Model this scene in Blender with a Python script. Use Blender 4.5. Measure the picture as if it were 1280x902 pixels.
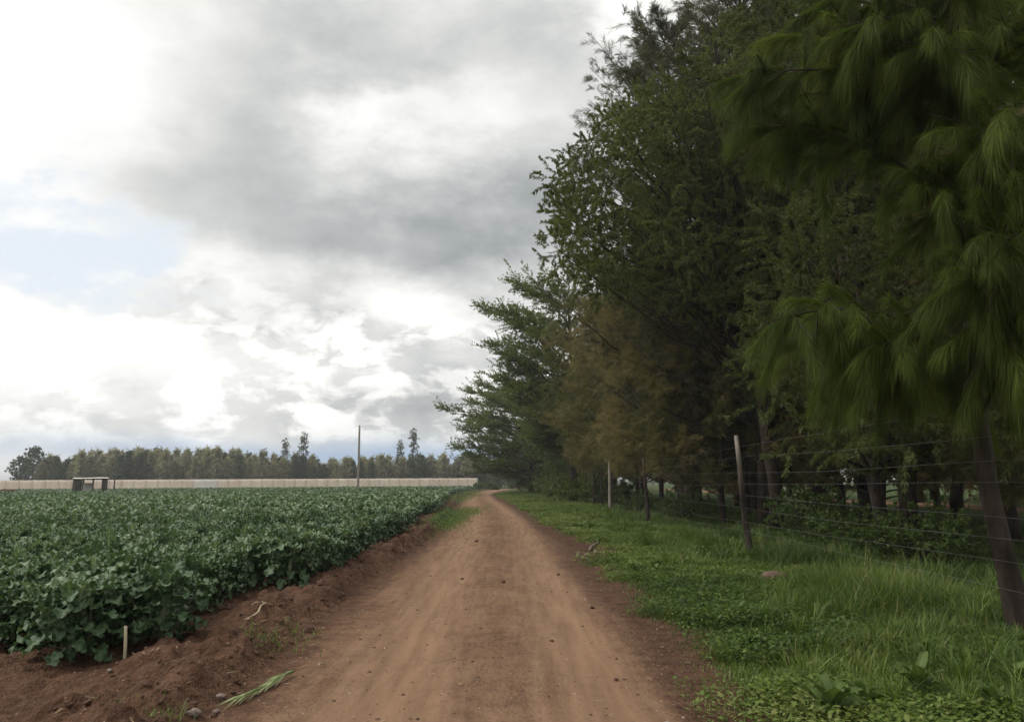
import bpy, math, random
import numpy as np
from mathutils import Vector, Matrix

R = math.radians
rng = np.random.default_rng(11)
random.seed(5)
for o in list(bpy.data.objects):
    bpy.data.objects.remove(o)
scene = bpy.context.scene
COL = scene.collection

# ------------------------------------------------------------------ camera
CAM_H, F_PX = 1.4, 960.0
PITCH, ROLL = R(8.9), R(0.36)
cam_d = bpy.data.cameras.new('camera')
cam = bpy.data.objects.new('camera', cam_d)
COL.objects.link(cam)
cam_d.sensor_width = 36.0
cam_d.lens = F_PX / 1280 * 36.0
cam_d.clip_start, cam_d.clip_end = 0.05, 9000
RM = Matrix.Rotation(R(90) + PITCH, 3, 'X') @ Matrix.Rotation(ROLL, 3, 'Z').inverted()
cam.matrix_world = Matrix.Translation((0, 0, CAM_H)) @ RM.to_4x4()
scene.camera = cam


def ray(px, py):
    return (RM @ Vector(((px - 640) / F_PX, -(py - 451) / F_PX, -1.0))).normalized()


def P(px, py, D):
    """world point seen at photo pixel (px, py), D metres ahead along +Y"""
    d = ray(px, py)
    k = D / d.y
    return np.array((d.x * k, D, CAM_H + d.z * k))


def G(px, py, z=0.0):
    d = ray(px, py)
    k = (z - CAM_H) / d.z
    return np.array((d.x * k, d.y * k, z))


# ------------------------------------------------------------------ world + sun
SUN_AZ, SUN_EL = R(-82), R(50)          # azimuth from +Y towards +X
world = bpy.data.worlds.new('World')
scene.world = world
world.use_nodes = True
nt = world.node_tree
nt.nodes.clear()


class NB:
    def __init__(self, nt):
        self.nt = nt

    def new(self, t, **kw):
        n = self.nt.nodes.new(t)
        for k, v in kw.items():
            setattr(n, k, v)
        return n

    def link(self, a, b):
        self.nt.links.new(a, b)

    def put(self, sock, v):
        if isinstance(v, (int, float)):
            sock.default_value = v
        elif isinstance(v, (tuple, list)):
            sock.default_value = v
        else:
            self.link(v, sock)

    def m(self, op, a, b=None, c=None, clamp=False):
        n = self.new('ShaderNodeMath', operation=op, use_clamp=clamp)
        self.put(n.inputs[0], a)
        if b is not None:
            self.put(n.inputs[1], b)
        if c is not None:
            self.put(n.inputs[2], c)
        return n.outputs[0]

    def mix(self, f, a, b, blend='MIX'):
        n = self.new('ShaderNodeMix', data_type='RGBA', blend_type=blend)
        self.put(n.inputs[0], f)
        self.put(n.inputs[6], a)
        self.put(n.inputs[7], b)
        return n.outputs[2]

    def noise(self, vec, scale, detail=4, rough=.55, dist=0.0):
        n = self.new('ShaderNodeTexNoise')
        if vec is not None:
            self.link(vec, n.inputs['Vector'])
        n.inputs['Scale'].default_value = scale
        n.inputs['Detail'].default_value = detail
        n.inputs['Roughness'].default_value = rough
        n.inputs['Distortion'].default_value = dist
        return n

    def scalev(self, vec, s):
        n = self.new('ShaderNodeVectorMath', operation='MULTIPLY')
        self.link(vec, n.inputs[0])
        n.inputs[1].default_value = s
        return n.outputs[0]

    def ramp(self, f, stops, interp='LINEAR'):
        n = self.new('ShaderNodeValToRGB')
        n.color_ramp.interpolation = interp
        e = n.color_ramp.elements
        while len(e) < len(stops):
            e.new(0.5)
        for k, (p, c) in enumerate(stops):
            e[k].position = p
            e[k].color = (*c, 1) if len(c) == 3 else c
        self.put(n.inputs[0], f)
        return n.outputs[0]

    def smooth(self, x, lo, hi):
        n = self.new('ShaderNodeMapRange', interpolation_type='SMOOTHSTEP')
        self.put(n.inputs[0], x)
        n.inputs[1].default_value, n.inputs[2].default_value = lo, hi
        n.inputs[3].default_value, n.inputs[4].default_value = 0, 1
        return n.outputs[0]


def build_sky():
    b = NB(nt)
    tc = b.new('ShaderNodeTexCoord').outputs['Generated']
    sep = b.new('ShaderNodeSeparateXYZ')
    b.link(tc, sep.inputs[0])
    x, y, z = sep.outputs
    u = b.m('ARCTAN2', x, y)
    v = b.m('ARCSINE', z)
    dv = b.scalev(tc, (1, 1, 1.9))
    w1 = b.noise(dv, 3.2, 6, .55)
    sw = b.new('ShaderNodeSeparateColor')
    b.link(w1.outputs['Color'], sw.inputs[0])
    w2 = b.noise(dv, 11, 6, .6)
    sw2 = b.new('ShaderNodeSeparateColor')
    b.link(w2.outputs['Color'], sw2.inputs[0])

    def warp(p, s1, a1, s2, a2):
        p = b.m('MULTIPLY_ADD', b.m('SUBTRACT', s1, .5), a1, p)
        return b.m('MULTIPLY_ADD', b.m('SUBTRACT', s2, .5), a2, p)
    uw = warp(u, sw.outputs[0], .40, sw2.outputs[0], .16)
    vw = warp(v, sw.outputs[1], .20, sw2.outputs[1], .10)
    vl = warp(v, sw.outputs[1], .05, sw2.outputs[1], .02)   # calmer copy for the low bands

    def blob(px, py, sx, sy, vv=None):
        d = ray(px, py)
        u0, v0 = math.atan2(d.x, d.y), math.asin(d.z)
        a = b.m('DIVIDE', b.m('SUBTRACT', uw, u0), sx / F_PX)
        c = b.m('DIVIDE', b.m('SUBTRACT', vv or vw, v0), sy / F_PX)
        q = b.m('ADD', b.m('MULTIPLY', a, a), b.m('MULTIPLY', c, c))
        return b.m('EXPONENT', b.m('MULTIPLY', q, -1))
    fine = b.noise(dv, 5.5, 12, .6).outputs[0]
    cum = b.noise(dv, 14, 9, .58, .3).outputs[0]
    lum = b.m('MULTIPLY_ADD', b.m('SUBTRACT', fine, .5), .62, .92)
    blobs = [
        (500, 272, 270, 46, -.29), (420, 300, 190, 36, -.12), (640, 300, 130, 60, -.16),
        (470, 50, 280, 130, -.13), (330, 180, 120, 120, -.12), (280, 60, 150, 140, -.10), (730, 190, 130, 170, -.16), (600, 60, 150, 90, -.08),
        (520, 172, 110, 30, .14), (560, 150, 80, 30, .08),
        (250, 392, 70, 24, -.26), (385, 395, 80, 55, -.22), (500, 470, 60, 40, -.16),
        (640, 380, 60, 60, -.12),
        (530, 400, 80, 34, .22), (180, 430, 220, 60, .26), (150, 510, 200, 40, .16), (10, 110, 130, 160, .30), (60, 430, 120, 60, .15),
        (760, 30, 60, 60, .30), (420, 370, 40, 20, .1)]
    for px, py, sx, sy, a in blobs:
        lum = b.m('MULTIPLY_ADD', blob(px, py, sx, sy), a, lum)
    # low, banked cumulus near the horizon: greyer, with crisp billows
    low = blob(300, 520, 900, 44, vl)
    bill = b.smooth(cum, .41, .60)
    lum = b.m('MULTIPLY_ADD', low, b.m('MULTIPLY_ADD', bill, .36, -.22), lum)
    lum = b.m('MULTIPLY_ADD', b.m('MULTIPLY', blob(420, 440, 420, 60), b.m('SUBTRACT', b.smooth(cum, .42, .57), .45)), .38, lum)
    # the hidden sun brightens the cloud round it
    sd = (math.sin(SUN_AZ) * math.cos(SUN_EL), math.cos(SUN_AZ) * math.cos(SUN_EL), math.sin(SUN_EL))
    vm = b.new('ShaderNodeVectorMath', operation='DOT_PRODUCT')
    b.link(tc, vm.inputs[0])
    vm.inputs[1].default_value = sd
    lum = b.m('MULTIPLY_ADD', b.smooth(vm.outputs['Value'], .72, 1.0), .9, lum)
    # cloud colour from its brightness
    cloud = b.ramp(b.m('DIVIDE', lum, 2.0, clamp=True), [
        (0.0, (.16, .18, .20)), (.20, (.33, .355, .365)), (.33, (.60, .615, .61)),
        (.45, (.92, .92, .89)), (.60, (1.25, 1.25, 1.22)), (1.0, (2.4, 2.4, 2.3))])
    sky = b.new('ShaderNodeTexSky', sky_type='NISHITA', sun_disc=False)
    sky.sun_elevation = SUN_EL
    sky.sun_rotation = SUN_AZ
    sky.air_density, sky.dust_density = 1.0, 2.0
    skyc = b.new('ShaderNodeVectorMath', operation='SCALE')
    b.link(sky.outputs[0], skyc.inputs[0])
    skyc.inputs['Scale'].default_value = .10
    gap = b.m('MULTIPLY', blob(50, 308, 140, 46), 1.0)
    gap = b.m('ADD', gap, b.m('MULTIPLY', blob(330, 545, 26, 9, vl), 0.0))
    band = b.m('MULTIPLY', blob(560, 566, 340, 17, vl), .95)
    band = b.m('ADD', band, b.m('MULTIPLY', blob(120, 566, 300, 12, vl), .30))
    gapm = b.smooth(b.m('MULTIPLY_ADD', b.m('SUBTRACT', fine, .5), -1.3, gap), .18, .95)
    # thin veil over the blue gap
    blue = b.mix(.70, skyc.outputs[0], (1.02, 1.07, 1.11, 1))
    col = b.mix(gapm, cloud, blue)
    col = b.mix(b.m('MINIMUM', band, 1.0), col, (.34, .49, .70, 1))
    bg = b.new('ShaderNodeBackground')
    b.link(col, bg.inputs[0])
    bg.inputs[1].default_value = 1.0
    out = b.new('ShaderNodeOutputWorld')
    b.link(bg.outputs[0], out.inputs[0])


build_sky()
sun_d = bpy.data.lights.new('sun', 'SUN')
sun_d.energy = 1.4
sun_d.angle = R(14)
sun_d.color = (1, .95, .88)
sun = bpy.data.objects.new('sun', sun_d)
COL.objects.link(sun)
sun.rotation_euler = Vector((-math.sin(SUN_AZ) * math.cos(SUN_EL), -math.cos(SUN_AZ) * math.cos(SUN_EL), -math.sin(SUN_EL))).to_track_quat('-Z', 'Y').to_euler()
scene.view_settings.view_transform = 'Standard'
scene.view_settings.look = 'None'
scene.view_settings.exposure = 0.0
scene.view_settings.gamma = 1.0
scene.view_settings.use_curve_mapping = False
scene.render.engine = 'CYCLES'
scene.cycles.adaptive_threshold = .02
scene.cycles.max_bounces = 6
scene.cycles.diffuse_bounces = 3
scene.cycles.glossy_bounces = 2
scene.cycles.transmission_bounces = 3
scene.cycles.transparent_max_bounces = 4
scene.cycles.use_denoising = True


# ------------------------------------------------------------------ helpers
def tag(o, label=None, cat=None, group=None, kind=None):
    if label:
        o['label'] = label
    if cat:
        o['category'] = cat
    if group:
        o['group'] = group
    if kind:
        o['kind'] = kind
    return o


def empty(name, loc=(0, 0, 0), rz=0.0):
    o = bpy.data.objects.new(name, None)
    o.location = loc
    o.rotation_euler = (0, 0, rz)
    o.empty_display_size = .2
    COL.objects.link(o)
    return o


def link(name, me, mat=None, parent=None, loc=(0, 0, 0)):
    o = bpy.data.objects.new(name, me)
    if mat is not None and not me.materials:
        me.materials.append(mat)
    COL.objects.link(o)
    o.location = loc
    if parent is not None:
        o.parent = parent
    return o


def copy_tree(o, parent=None):
    c = o.copy()
    COL.objects.link(c)
    if parent is not None:
        c.parent = parent
    for ch in list(o.children):
        copy_tree(ch, c)
    return c


def unit(a):
    return a / np.maximum(np.linalg.norm(a, axis=-1, keepdims=True), 1e-9)


def mesh_raw(name, verts, loops, starts, tint=None, smooth=False, extra=None):
    me = bpy.data.meshes.new(name)
    verts = np.ascontiguousarray(verts, dtype=np.float32)
    me.vertices.add(len(verts))
    me.vertices.foreach_set('co', verts.ravel())
    me.loops.add(len(loops))
    me.loops.foreach_set('vertex_index', np.ascontiguousarray(loops, dtype=np.int32))
    me.polygons.add(len(starts))
    me.polygons.foreach_set('loop_start', np.ascontiguousarray(starts, dtype=np.int32))
    me.update(calc_edges=True)
    if smooth:
        me.polygons.foreach_set('use_smooth', np.ones(len(starts), dtype=bool))
    if tint is not None:
        a = me.attributes.new('tint', 'FLOAT', 'POINT')
        a.data.foreach_set('value', np.ascontiguousarray(tint, dtype=np.float32))
    for k, val in (extra or {}).items():
        a = me.attributes.new(k, 'FLOAT', 'POINT')
        a.data.foreach_set('value', np.ascontiguousarray(val, dtype=np.float32))
    return me


def mesh_quads(name, verts, quads, tint=None, smooth=True, extra=None):
    quads = np.asarray(quads, dtype=np.int32)
    return mesh_raw(name, verts, quads.ravel(), np.arange(len(quads)) * 4, tint, smooth, extra)


class MB:
    """collects polygons of any size; build() links them as one mesh object"""

    def __init__(self):
        self.v, self.f, self.n = [], [], 0

    def add(self, verts, faces):
        self.v.append(np.asarray(verts, dtype=float))
        self.f += [tuple(i + self.n for i in f) for f in faces]
        self.n += len(verts)

    def tube(self, pts, rad, sides=8, cap=True, wob=0.0):
        pts = np.asarray(pts, dtype=float)
        n = len(pts)
        rad = np.full(n, rad) if np.isscalar(rad) else np.asarray(rad, dtype=float)
        t = unit(np.gradient(pts, axis=0))
        ref = np.array((1., 0, 0)) if abs(t[:, 0]).max() < .9 else np.array((0, 1., 0))
        s = unit(np.cross(t, ref))
        c = np.cross(t, s)
        ang = np.arange(sides) / sides * 2 * math.pi
        rr = rad[:, None] * (1 + wob * rng.uniform(-1, 1, (n, sides)))
        v = pts[:, None] + rr[..., None] * (np.cos(ang)[None, :, None] * s[:, None] + np.sin(ang)[None, :, None] * c[:, None])
        f = []
        for i in range(n - 1):
            for k in range(sides):
                k2 = (k + 1) % sides
                f.append((i * sides + k, i * sides + k2, (i + 1) * sides + k2, (i + 1) * sides + k))
        if cap:
            f.append(tuple(range(sides))[::-1])
            f.append(tuple((n - 1) * sides + k for k in range(sides)))
        self.add(v.reshape(-1, 3), f)

    def box(self, c, s, rot=None):
        c, s = np.asarray(c, float), np.asarray(s, float) / 2
        v = np.array([(x, y, z) for x in (-1, 1) for y in (-1, 1) for z in (-1, 1)]) * s
        if rot is not None:
            v = v @ np.array(rot).T
        self.add(v + c, [(0, 1, 3, 2), (4, 6, 7, 5), (0, 4, 5, 1), (2, 3, 7, 6), (0, 2, 6, 4), (1, 5, 7, 3)])

    def mesh(self, name, smooth=True):
        v = np.concatenate(self.v)
        loops = np.array([i for f in self.f for i in f])
        lens = np.array([len(f) for f in self.f])
        starts = np.concatenate(([0], np.cumsum(lens)[:-1]))
        return mesh_raw(name, v, loops, starts, None, smooth)

    def build(self, name, mat, parent=None, smooth=True):
        return link(name, self.mesh(name, smooth), mat, parent)


def strips(name, p0, d, s, L, w, bend, tint, k0=.3, mid=.5):
    """N bent leaves / blades / needles: quad + triangle each"""
    N = len(p0)
    L = L[:, None]
    w = w[:, None] * .5
    p1 = p0 + d * L * mid + bend * L * (mid ** 2)
    p2 = p0 + d * L + bend * L
    v = np.stack([p0 - s * w * k0, p0 + s * w * k0, p1 + s * w, p1 - s * w, p2], axis=1)
    base = (np.arange(N) * 5)[:, None]
    loops = (base + np.array([0, 1, 2, 3, 3, 2, 4])).ravel()
    starts = ((np.arange(N) * 7)[:, None] + np.array([0, 4])).ravel()
    return mesh_raw(name, v.reshape(-1, 3), loops, starts, np.repeat(tint, 5), False)


def rand_unit(n):
    return unit(rng.normal(size=(n, 3)))


def perp(d):
    r = rand_unit(len(d))
    return unit(np.cross(d, r))


# 2D value noise
_tab = rng.random((512, 512))


def vnoise(x, y):
    xi, yi = np.floor(x).astype(int), np.floor(y).astype(int)
    fx, fy = x - xi, y - yi
    fx, fy = fx * fx * (3 - 2 * fx), fy * fy * (3 - 2 * fy)
    g = lambda i, j: _tab[i & 511, j & 511]
    return ((g(xi, yi) * (1 - fx) + g(xi + 1, yi) * fx) * (1 - fy) + (g(xi, yi + 1) * (1 - fx) + g(xi + 1, yi + 1) * fx) * fy)


def fbm(x, y, f, octv=4, gain=.5):
    s, a, t = 0, 1., 0
    for k in range(octv):
        s = s + a * vnoise(x * f + 17.3 * k, y * f + 9.1 * k)
        t += a
        a *= gain
        f *= 2.03
    return s / t - .5


def sstep(x, a, b):
    t = np.clip((x - a) / (b - a), 0, 1)
    return t * t * (3 - 2 * t)


# ------------------------------------------------------------------ layout of the road
_cy = np.array([-40, 0, 4.4, 10, 16, 23, 35, 46, 60, 78, 95, 115, 140, 180, 4000.])
_cx = np.array([.1, 0, -.08, -.26, -.36, -.5, -1.0, -1.6, -2.5, -3.4, -3.7, -3.2, -1.5, 3.5, 3.5])
_yy = np.linspace(-40, 200, 961)
_xx = np.interp(_yy, _cy, _cx)
_k = np.ones(41) / 41
_xs = np.convolve(np.pad(_xx, 20, mode='edge'), _k, mode='valid')


def xc(y):
    return np.interp(y, _yy, _xs)


def right_edge(y):
    return np.interp(y, [-40, 3, 5, 8, 14, 16, 19, 23, 40, 60, 100, 4000], [1.42, 1.42, 1.44, 1.62, 1.62, 1.95, 1.85, 1.62, 1.7, 1.8, 1.6, 1.6])


def left_edge(y):
    return np.interp(y, [-40, 5, 10, 16, 25, 40, 80, 4000], [-1.75, -1.75, -1.78, -1.66, -1.6, -1.7, -1.6, -1.6])


FENCE_X = 4.2


def height(x, y):
    t = x - xc(y)
    near = 1 / (1 + (np.maximum(y, 0) / 60) ** 2)
    n1, n2 = fbm(x, y, .9, 3), fbm(x + 40, y, 5.0, 4, .6)
    road = .012 * n2 + .05 * n1 - .03 * (np.exp(-((t - .72 + .25 * n1) / .22) ** 2) + np.exp(-((t + .72 + .25 * n1) / .22) ** 2))
    road = road + .03 * np.exp(-(t / .4) ** 2)
    # left: a rough ridge of turned soil, then the tilled field
    le, re = left_edge(y), right_edge(y)
    q = le - t
    nb = fbm(x + 9, y * .9 + 3, 2.2, 5, .6)
    lump = np.abs(fbm(x + 3, y + 8, 4.5, 3, .6))
    ridge = sstep(q, -.05, .28) * (1 - .8 * sstep(q, .65, 1.15))
    fine = fbm(x + 1, y + 2, 9., 4, .65)
    left = ridge * (.09 + .36 * nb + .16 * lump) + sstep(q, -.1, .4) * (.03 + .12 * nb + .075 * fine * near)
    # right: grassy verge rising a little towards the fence
    p = t - re
    right = sstep(p, -.05, .5) * (.02 + .14 * nb) + .02 * sstep(p, 0, 2.2) + .15 * sstep(p, 3, 8) * n1
    h = np.where(t < 0, road * (1 - sstep(q, -.1, .15)) + left, road * (1 - sstep(p, -.1, .25)) + right)
    far = 1 - sstep(np.abs(t), 40, 120) * .9
    return h * far


def hz(x, y):
    return float(height(np.array([float(x)]), np.array([float(y)]))[0])


# ------------------------------------------------------------------ materials
def new_mat(name):
    m = bpy.data.materials.new(name)
    m.use_nodes = True
    m.node_tree.nodes.clear()
    return m, NB(m.node_tree)


def finish(b, surf):
    o = b.new('ShaderNodeOutputMaterial')
    b.link(surf, o.inputs[0])


def princ(b, col, rough=.8, spec=.3, bump=None, bs=.3, bd=.02):
    p = b.new('ShaderNodeBsdfPrincipled')
    b.put(p.inputs['Base Color'], col)
    b.put(p.inputs['Roughness'], rough)
    p.inputs['Specular IOR Level'].default_value = spec
    if bump is not None:
        bn = b.new('ShaderNodeBump')
        bn.inputs['Strength'].default_value = bs
        bn.inputs['Distance'].default_value = bd
        b.link(bump, bn.inputs['Height'])
        b.link(bn.outputs[0], p.inputs['Normal'])
    return p.outputs[0]


def c4(c):
    return (c[0], c[1], c[2], 1)


def leaf_mat(name, stops, rough=.5, spec=.3, trans=.25, tcol=1.3, crinkle=0):
    m, b = new_mat(name)
    at = b.new('ShaderNodeAttribute', attribute_name='tint')
    oi = b.new('ShaderNodeObjectInfo')
    f = b.m('MULTIPLY_ADD', b.m('SUBTRACT', oi.outputs['Random'], .5), .18, at.outputs['Fac'], clamp=True)
    col = b.ramp(f, stops)
    bump = None
    if crinkle:
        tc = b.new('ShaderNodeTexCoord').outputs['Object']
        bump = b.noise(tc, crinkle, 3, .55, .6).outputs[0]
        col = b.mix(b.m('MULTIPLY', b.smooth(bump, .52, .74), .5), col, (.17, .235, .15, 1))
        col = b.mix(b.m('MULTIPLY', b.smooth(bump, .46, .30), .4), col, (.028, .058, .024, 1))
    s = princ(b, col, rough, spec, bump, .6, .012)
    tr = b.new('ShaderNodeBsdfTranslucent')
    b.link(b.mix(1.0, col, (tcol, tcol * 1.1, tcol * .6, 1), 'MULTIPLY'), tr.inputs[0])
    mx = b.new('ShaderNodeMixShader')
    mx.inputs[0].default_value = trans
    b.link(s, mx.inputs[1])
    b.link(tr.outputs[0], mx.inputs[2])
    finish(b, mx.outputs[0])
    return m


def noise_mat(name, a, c, scale=8, rough=.85, spec=.2, stretch=(1, 1, 1), bs=.4, bd=.01, detail=6):
    m, b = new_mat(name)
    tc = b.new('ShaderNodeTexCoord').outputs['Object']
    v = b.scalev(tc, stretch)
    n = b.noise(v, scale, detail, .65)
    n2 = b.noise(tc, scale * .23, 3, .5)
    f = b.smooth(b.m('MULTIPLY_ADD', n2.outputs[0], .5, b.m('MULTIPLY', n.outputs[0], .5)), .36, .64)
    finish(b, princ(b, b.mix(f, c4(a), c4(c)), rough, spec, n.outputs[0], bs, bd))
    return m


def earth_mat():
    m, b = new_mat('earth')
    geo = b.new('ShaderNodeNewGeometry').outputs['Position']
    A = lambda k: b.new('ShaderNodeAttribute', attribute_name=k).outputs['Fac']
    track, grassy, darken = A('track'), A('grassy'), A('darken')
    flow = b.scalev(geo, (1, .07, 1))
    big = b.noise(geo, .8, 5, .6).outputs[0]
    midn = b.noise(geo, 6, 8, .65).outputs[0]
    cross = b.noise(b.scalev(geo, (.55, 2.2, 1)), 2.6, 7, .65).outputs[0]
    lines = b.noise(flow, 9, 6, .6).outputs[0]
    grain = b.noise(geo, 60, 4, .7).outputs[0]
    soil = b.mix(b.smooth(midn, .3, .7), (.062, .031, .019, 1), (.140, .076, .046, 1))
    dust = b.mix(b.smooth(lines, .20, .80), (.178, .105, .061, 1), (.285, .175, .107, 1))
    f = b.m('MULTIPLY_ADD', b.m('SUBTRACT', big, .5), .65, track)
    f = b.m('MULTIPLY_ADD', b.m('SUBTRACT', midn, .5), .40, f)
    f = b.m('MULTIPLY_ADD', b.m('SUBTRACT', lines, .5), .22, f)
    col = b.mix(b.smooth(f, .12, .95), soil, dust)
    col = b.mix(b.m('MULTIPLY', b.smooth(cross, .52, .72), .20), col, (.110, .061, .038, 1))
    col = b.mix(b.m('MULTIPLY', darken, .45), col, (.06, .034, .026, 1))
    col = b.mix(b.m('MULTIPLY', b.smooth(grain, .58, .75), .35), col, (.28, .19, .135, 1))
    col = b.mix(b.m('MULTIPLY', b.smooth(grain, .42, .28), .45), col, (.07, .04, .028, 1))
    gcol = b.mix(b.smooth(midn, .35, .65), (.030, .042, .014, 1), (.065, .10, .026, 1))
    gm = b.smooth(b.m('MULTIPLY_ADD', b.m('SUBTRACT', midn, .5), .9, grassy), .35, .65)
    col = b.mix(gm, col, gcol)
    vor = b.new('ShaderNodeTexVoronoi')
    b.link(geo, vor.inputs['Vector'])
    vor.inputs['Scale'].default_value = 22
    vor2 = b.new('ShaderNodeTexVoronoi')
    b.link(geo, vor2.inputs['Vector'])
    vor2.inputs['Scale'].default_value = 55
    crumb = b.m('ADD', b.m('MULTIPLY', vor.outputs['Distance'], -1.1), b.m('MULTIPLY', vor2.outputs['Distance'], -.6))
    crumb = b.m('MULTIPLY', crumb, b.m('SUBTRACT', 1.0, b.m('MINIMUM', track, 1.0)))
    hgt = b.m('ADD', crumb, b.m('MULTIPLY_ADD', grain, .35, b.m('MULTIPLY_ADD', midn, 1.0, b.m('MULTIPLY', lines, .4))))
    finish(b, princ(b, col, .95, .12, hgt, .75, .035))
    return m


M_EARTH = earth_mat()
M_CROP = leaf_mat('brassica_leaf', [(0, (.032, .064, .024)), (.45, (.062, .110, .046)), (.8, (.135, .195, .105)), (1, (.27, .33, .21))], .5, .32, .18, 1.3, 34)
M_GRASS = leaf_mat('grass_blades', [(0, (.034, .060, .013)), (.5, (.092, .142, .029)), (.85, (.164, .214, .046)), (1, (.22, .20, .09))], .55, .25, .3)
M_WEED = leaf_mat('weed_leaf', [(0, (.040, .066, .017)), (.6, (.080, .120, .030)), (1, (.13, .175, .055))], .55, .2, .25)
M_PINE = leaf_mat('pine_needles', [(0, (.036, .052, .012)), (.5, (.084, .116, .020)), (.85, (.130, .165, .030)), (1, (.18, .13, .045))], .6, .12, .33)
M_BROAD = leaf_mat('narrow_leaf', [(0, (.040, .050, .016)), (.5, (.092, .108, .034)), (.85, (.16, .175, .062)), (1, (.24, .25, .12))], .6, .12, .32)
M_BROWN = leaf_mat('casuarina_needles', [(0, (.060, .072, .022)), (.45, (.140, .128, .046)), (.8, (.21, .165, .072)), (1, (.25, .18, .10))], .6, .15, .25)
M_GREY = leaf_mat('casuarina_grey_needles', [(0, (.035, .038, .022)), (.5, (.085, .082, .052)), (1, (.15, .13, .09))], .6, .15, .3)
M_ACACIA = leaf_mat('acacia_leaf', [(0, (.042, .060, .016)), (.5, (.100, .132, .030)), (.9, (.155, .190, .050)), (1, (.19, .20, .07))], .5, .25, .3)
M_FARB = leaf_mat('plantation_leaf_brown', [(0, (.18, .17, .14)), (.5, (.29, .265, .215)), (1, (.38, .345, .28))], .7, .1, .48)
M_FARG = leaf_mat('plantation_leaf_green', [(0, (.07, .084, .062)), (.5, (.115, .13, .095)), (1, (.165, .175, .125))], .7, .1, .35)
M_TAN = leaf_mat('dry_shrub_leaf', [(0, (.20, .14, .06)), (.5, (.34, .24, .11)), (1, (.46, .35, .18))], .7, .1, .3)
M_BARK = noise_mat('bark', (.024, .018, .014), (.068, .052, .042), 9, .95, .1, (1, 1, .25), .8, .03)
M_BARKP = noise_mat('pale_bark', (.09, .075, .06), (.19, .16, .13), 7, .95, .1, (1, 1, .3), .6, .02)
M_POST = noise_mat('weathered_post', (.022, .016, .013), (.062, .046, .039), 12, .9, .15, (1, 1, .12), .7, .012)
M_POSTP = noise_mat('pale_post', (.16, .14, .115), (.30, .265, .22), 12, .9, .15, (1, 1, .12), .6, .012)
M_WIRE = noise_mat('galvanised_wire', (.10, .10, .10), (.19, .19, .19), 30, .45, .5)
M_NET = None


# ------------------------------------------------------------------ ground
def build_ground():
    ys = [-40, -30, -22, -16, -11, -7, -4, -2]
    y = 0.0
    while y < 3.2:
        ys.append(y)
        y += .12
    while y < 170:
        ys.append(y)
        y += max(.022, .0072 * y)
    while y < 6000:
        ys.append(y)
        y *= 1.22
    ys.append(6500)
    ys = np.array(ys)

    def seg(a, b_, n):
        return np.linspace(a, b_, n, endpoint=False)
    tl = np.concatenate([-np.geomspace(6000, 12, 34), seg(-11, -5.5, 60), seg(-5.5, 0, 180)])
    tr = np.concatenate([seg(0, 4.5, 150), seg(4.5, 12, 60), np.geomspace(12, 6000, 34)])
    us = np.linspace(-1, 1, 105)

    def sheet(name, T, label_mat):
        Y = np.broadcast_to(ys[:, None], T.shape)
        X = xc(Y) + T
        H = height(X, Y)
        t = T
        le, re = left_edge(Y), right_edge(Y)
        n1 = fbm(X, Y, 1.6, 4, .6)
        inroad = sstep(t, le - .05, le + .45) * (1 - sstep(t, re - .55, re + .05))
        rut = np.exp(-((np.abs(t + .15 * n1) - .72) / .34) ** 2)
        track = inroad * (.56 + .46 * rut) * (1 - .35 * sstep(t, .8, 1.5))
        darken = sstep(t, .75, 1.55) * (1 - sstep(t, re, re + .6)) * .5 + sstep(le - t, -.1, .3) * .25  # mask that darkens the right road margin and the soil on the left
        n45 = fbm(X, Y + 70, .45, 2)
        grassy = sstep(t - re + .6 * fbm(X, Y, 1.3, 4, .6) + .5 * n45, -.05, .55) * sstep(t, re - .5, re - .2)
        patch = np.exp(-((X - 1.45) / .55) ** 2 - ((Y - 16.6) / 2.2) ** 2)
        grassy = grassy - 1.6 * patch
        darken = darken + patch * .5
        gl = np.exp(-((t + 1.75) / .55) ** 4) * sstep(Y, 21, 26) * (1 - sstep(Y, 36, 44)) * .75
        gl = gl + .5 * sstep(Y, 40, 60) * sstep(-t, 1.6, 1.9)
        grassy = grassy + gl + .3 * n1 * gl
        # clearing with a pale track behind the trees
        bt = np.exp(-((X - 19 - .05 * Y) / 1.6) ** 2) * (X > 8)
        grassy = grassy - 1.3 * bt
        track = track + .8 * bt
        # grassy land beyond the crop
        grassy = grassy + sstep(Y, 128, 135) * (np.abs(T) > 1.5)
        nc = T.shape[1]
        idx = np.arange(T.size).reshape(T.shape)
        q = np.stack([idx[:-1, :-1], idx[:-1, 1:], idx[1:, 1:], idx[1:, :-1]], -1).reshape(-1, 4)
        me = mesh_quads(name, np.stack([X, Y, H], -1).reshape(-1, 3), q, None, True,
                        {'track': track.ravel(), 'grassy': grassy.ravel(), 'darken': darken.ravel()})
        o = link(name, me, M_EARTH)
        tag(o, kind='structure')
        return o
    le, re = left_edge(ys)[:, None], right_edge(ys)[:, None]
    # the three sheets share their border columns exactly
    T_road = le + (re - le) * (us[None] + 1) / 2
    T_left = np.concatenate([le + tl[None], le], axis=1)
    T_right = np.concatenate([re, re + np.maximum(tr[None, 1:], .01)], axis=1)
    sheet('dirt_road', T_road, None)
    sheet('field_ground', T_left, None)
    sheet('verge_ground', T_right, None)


build_ground()


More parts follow.
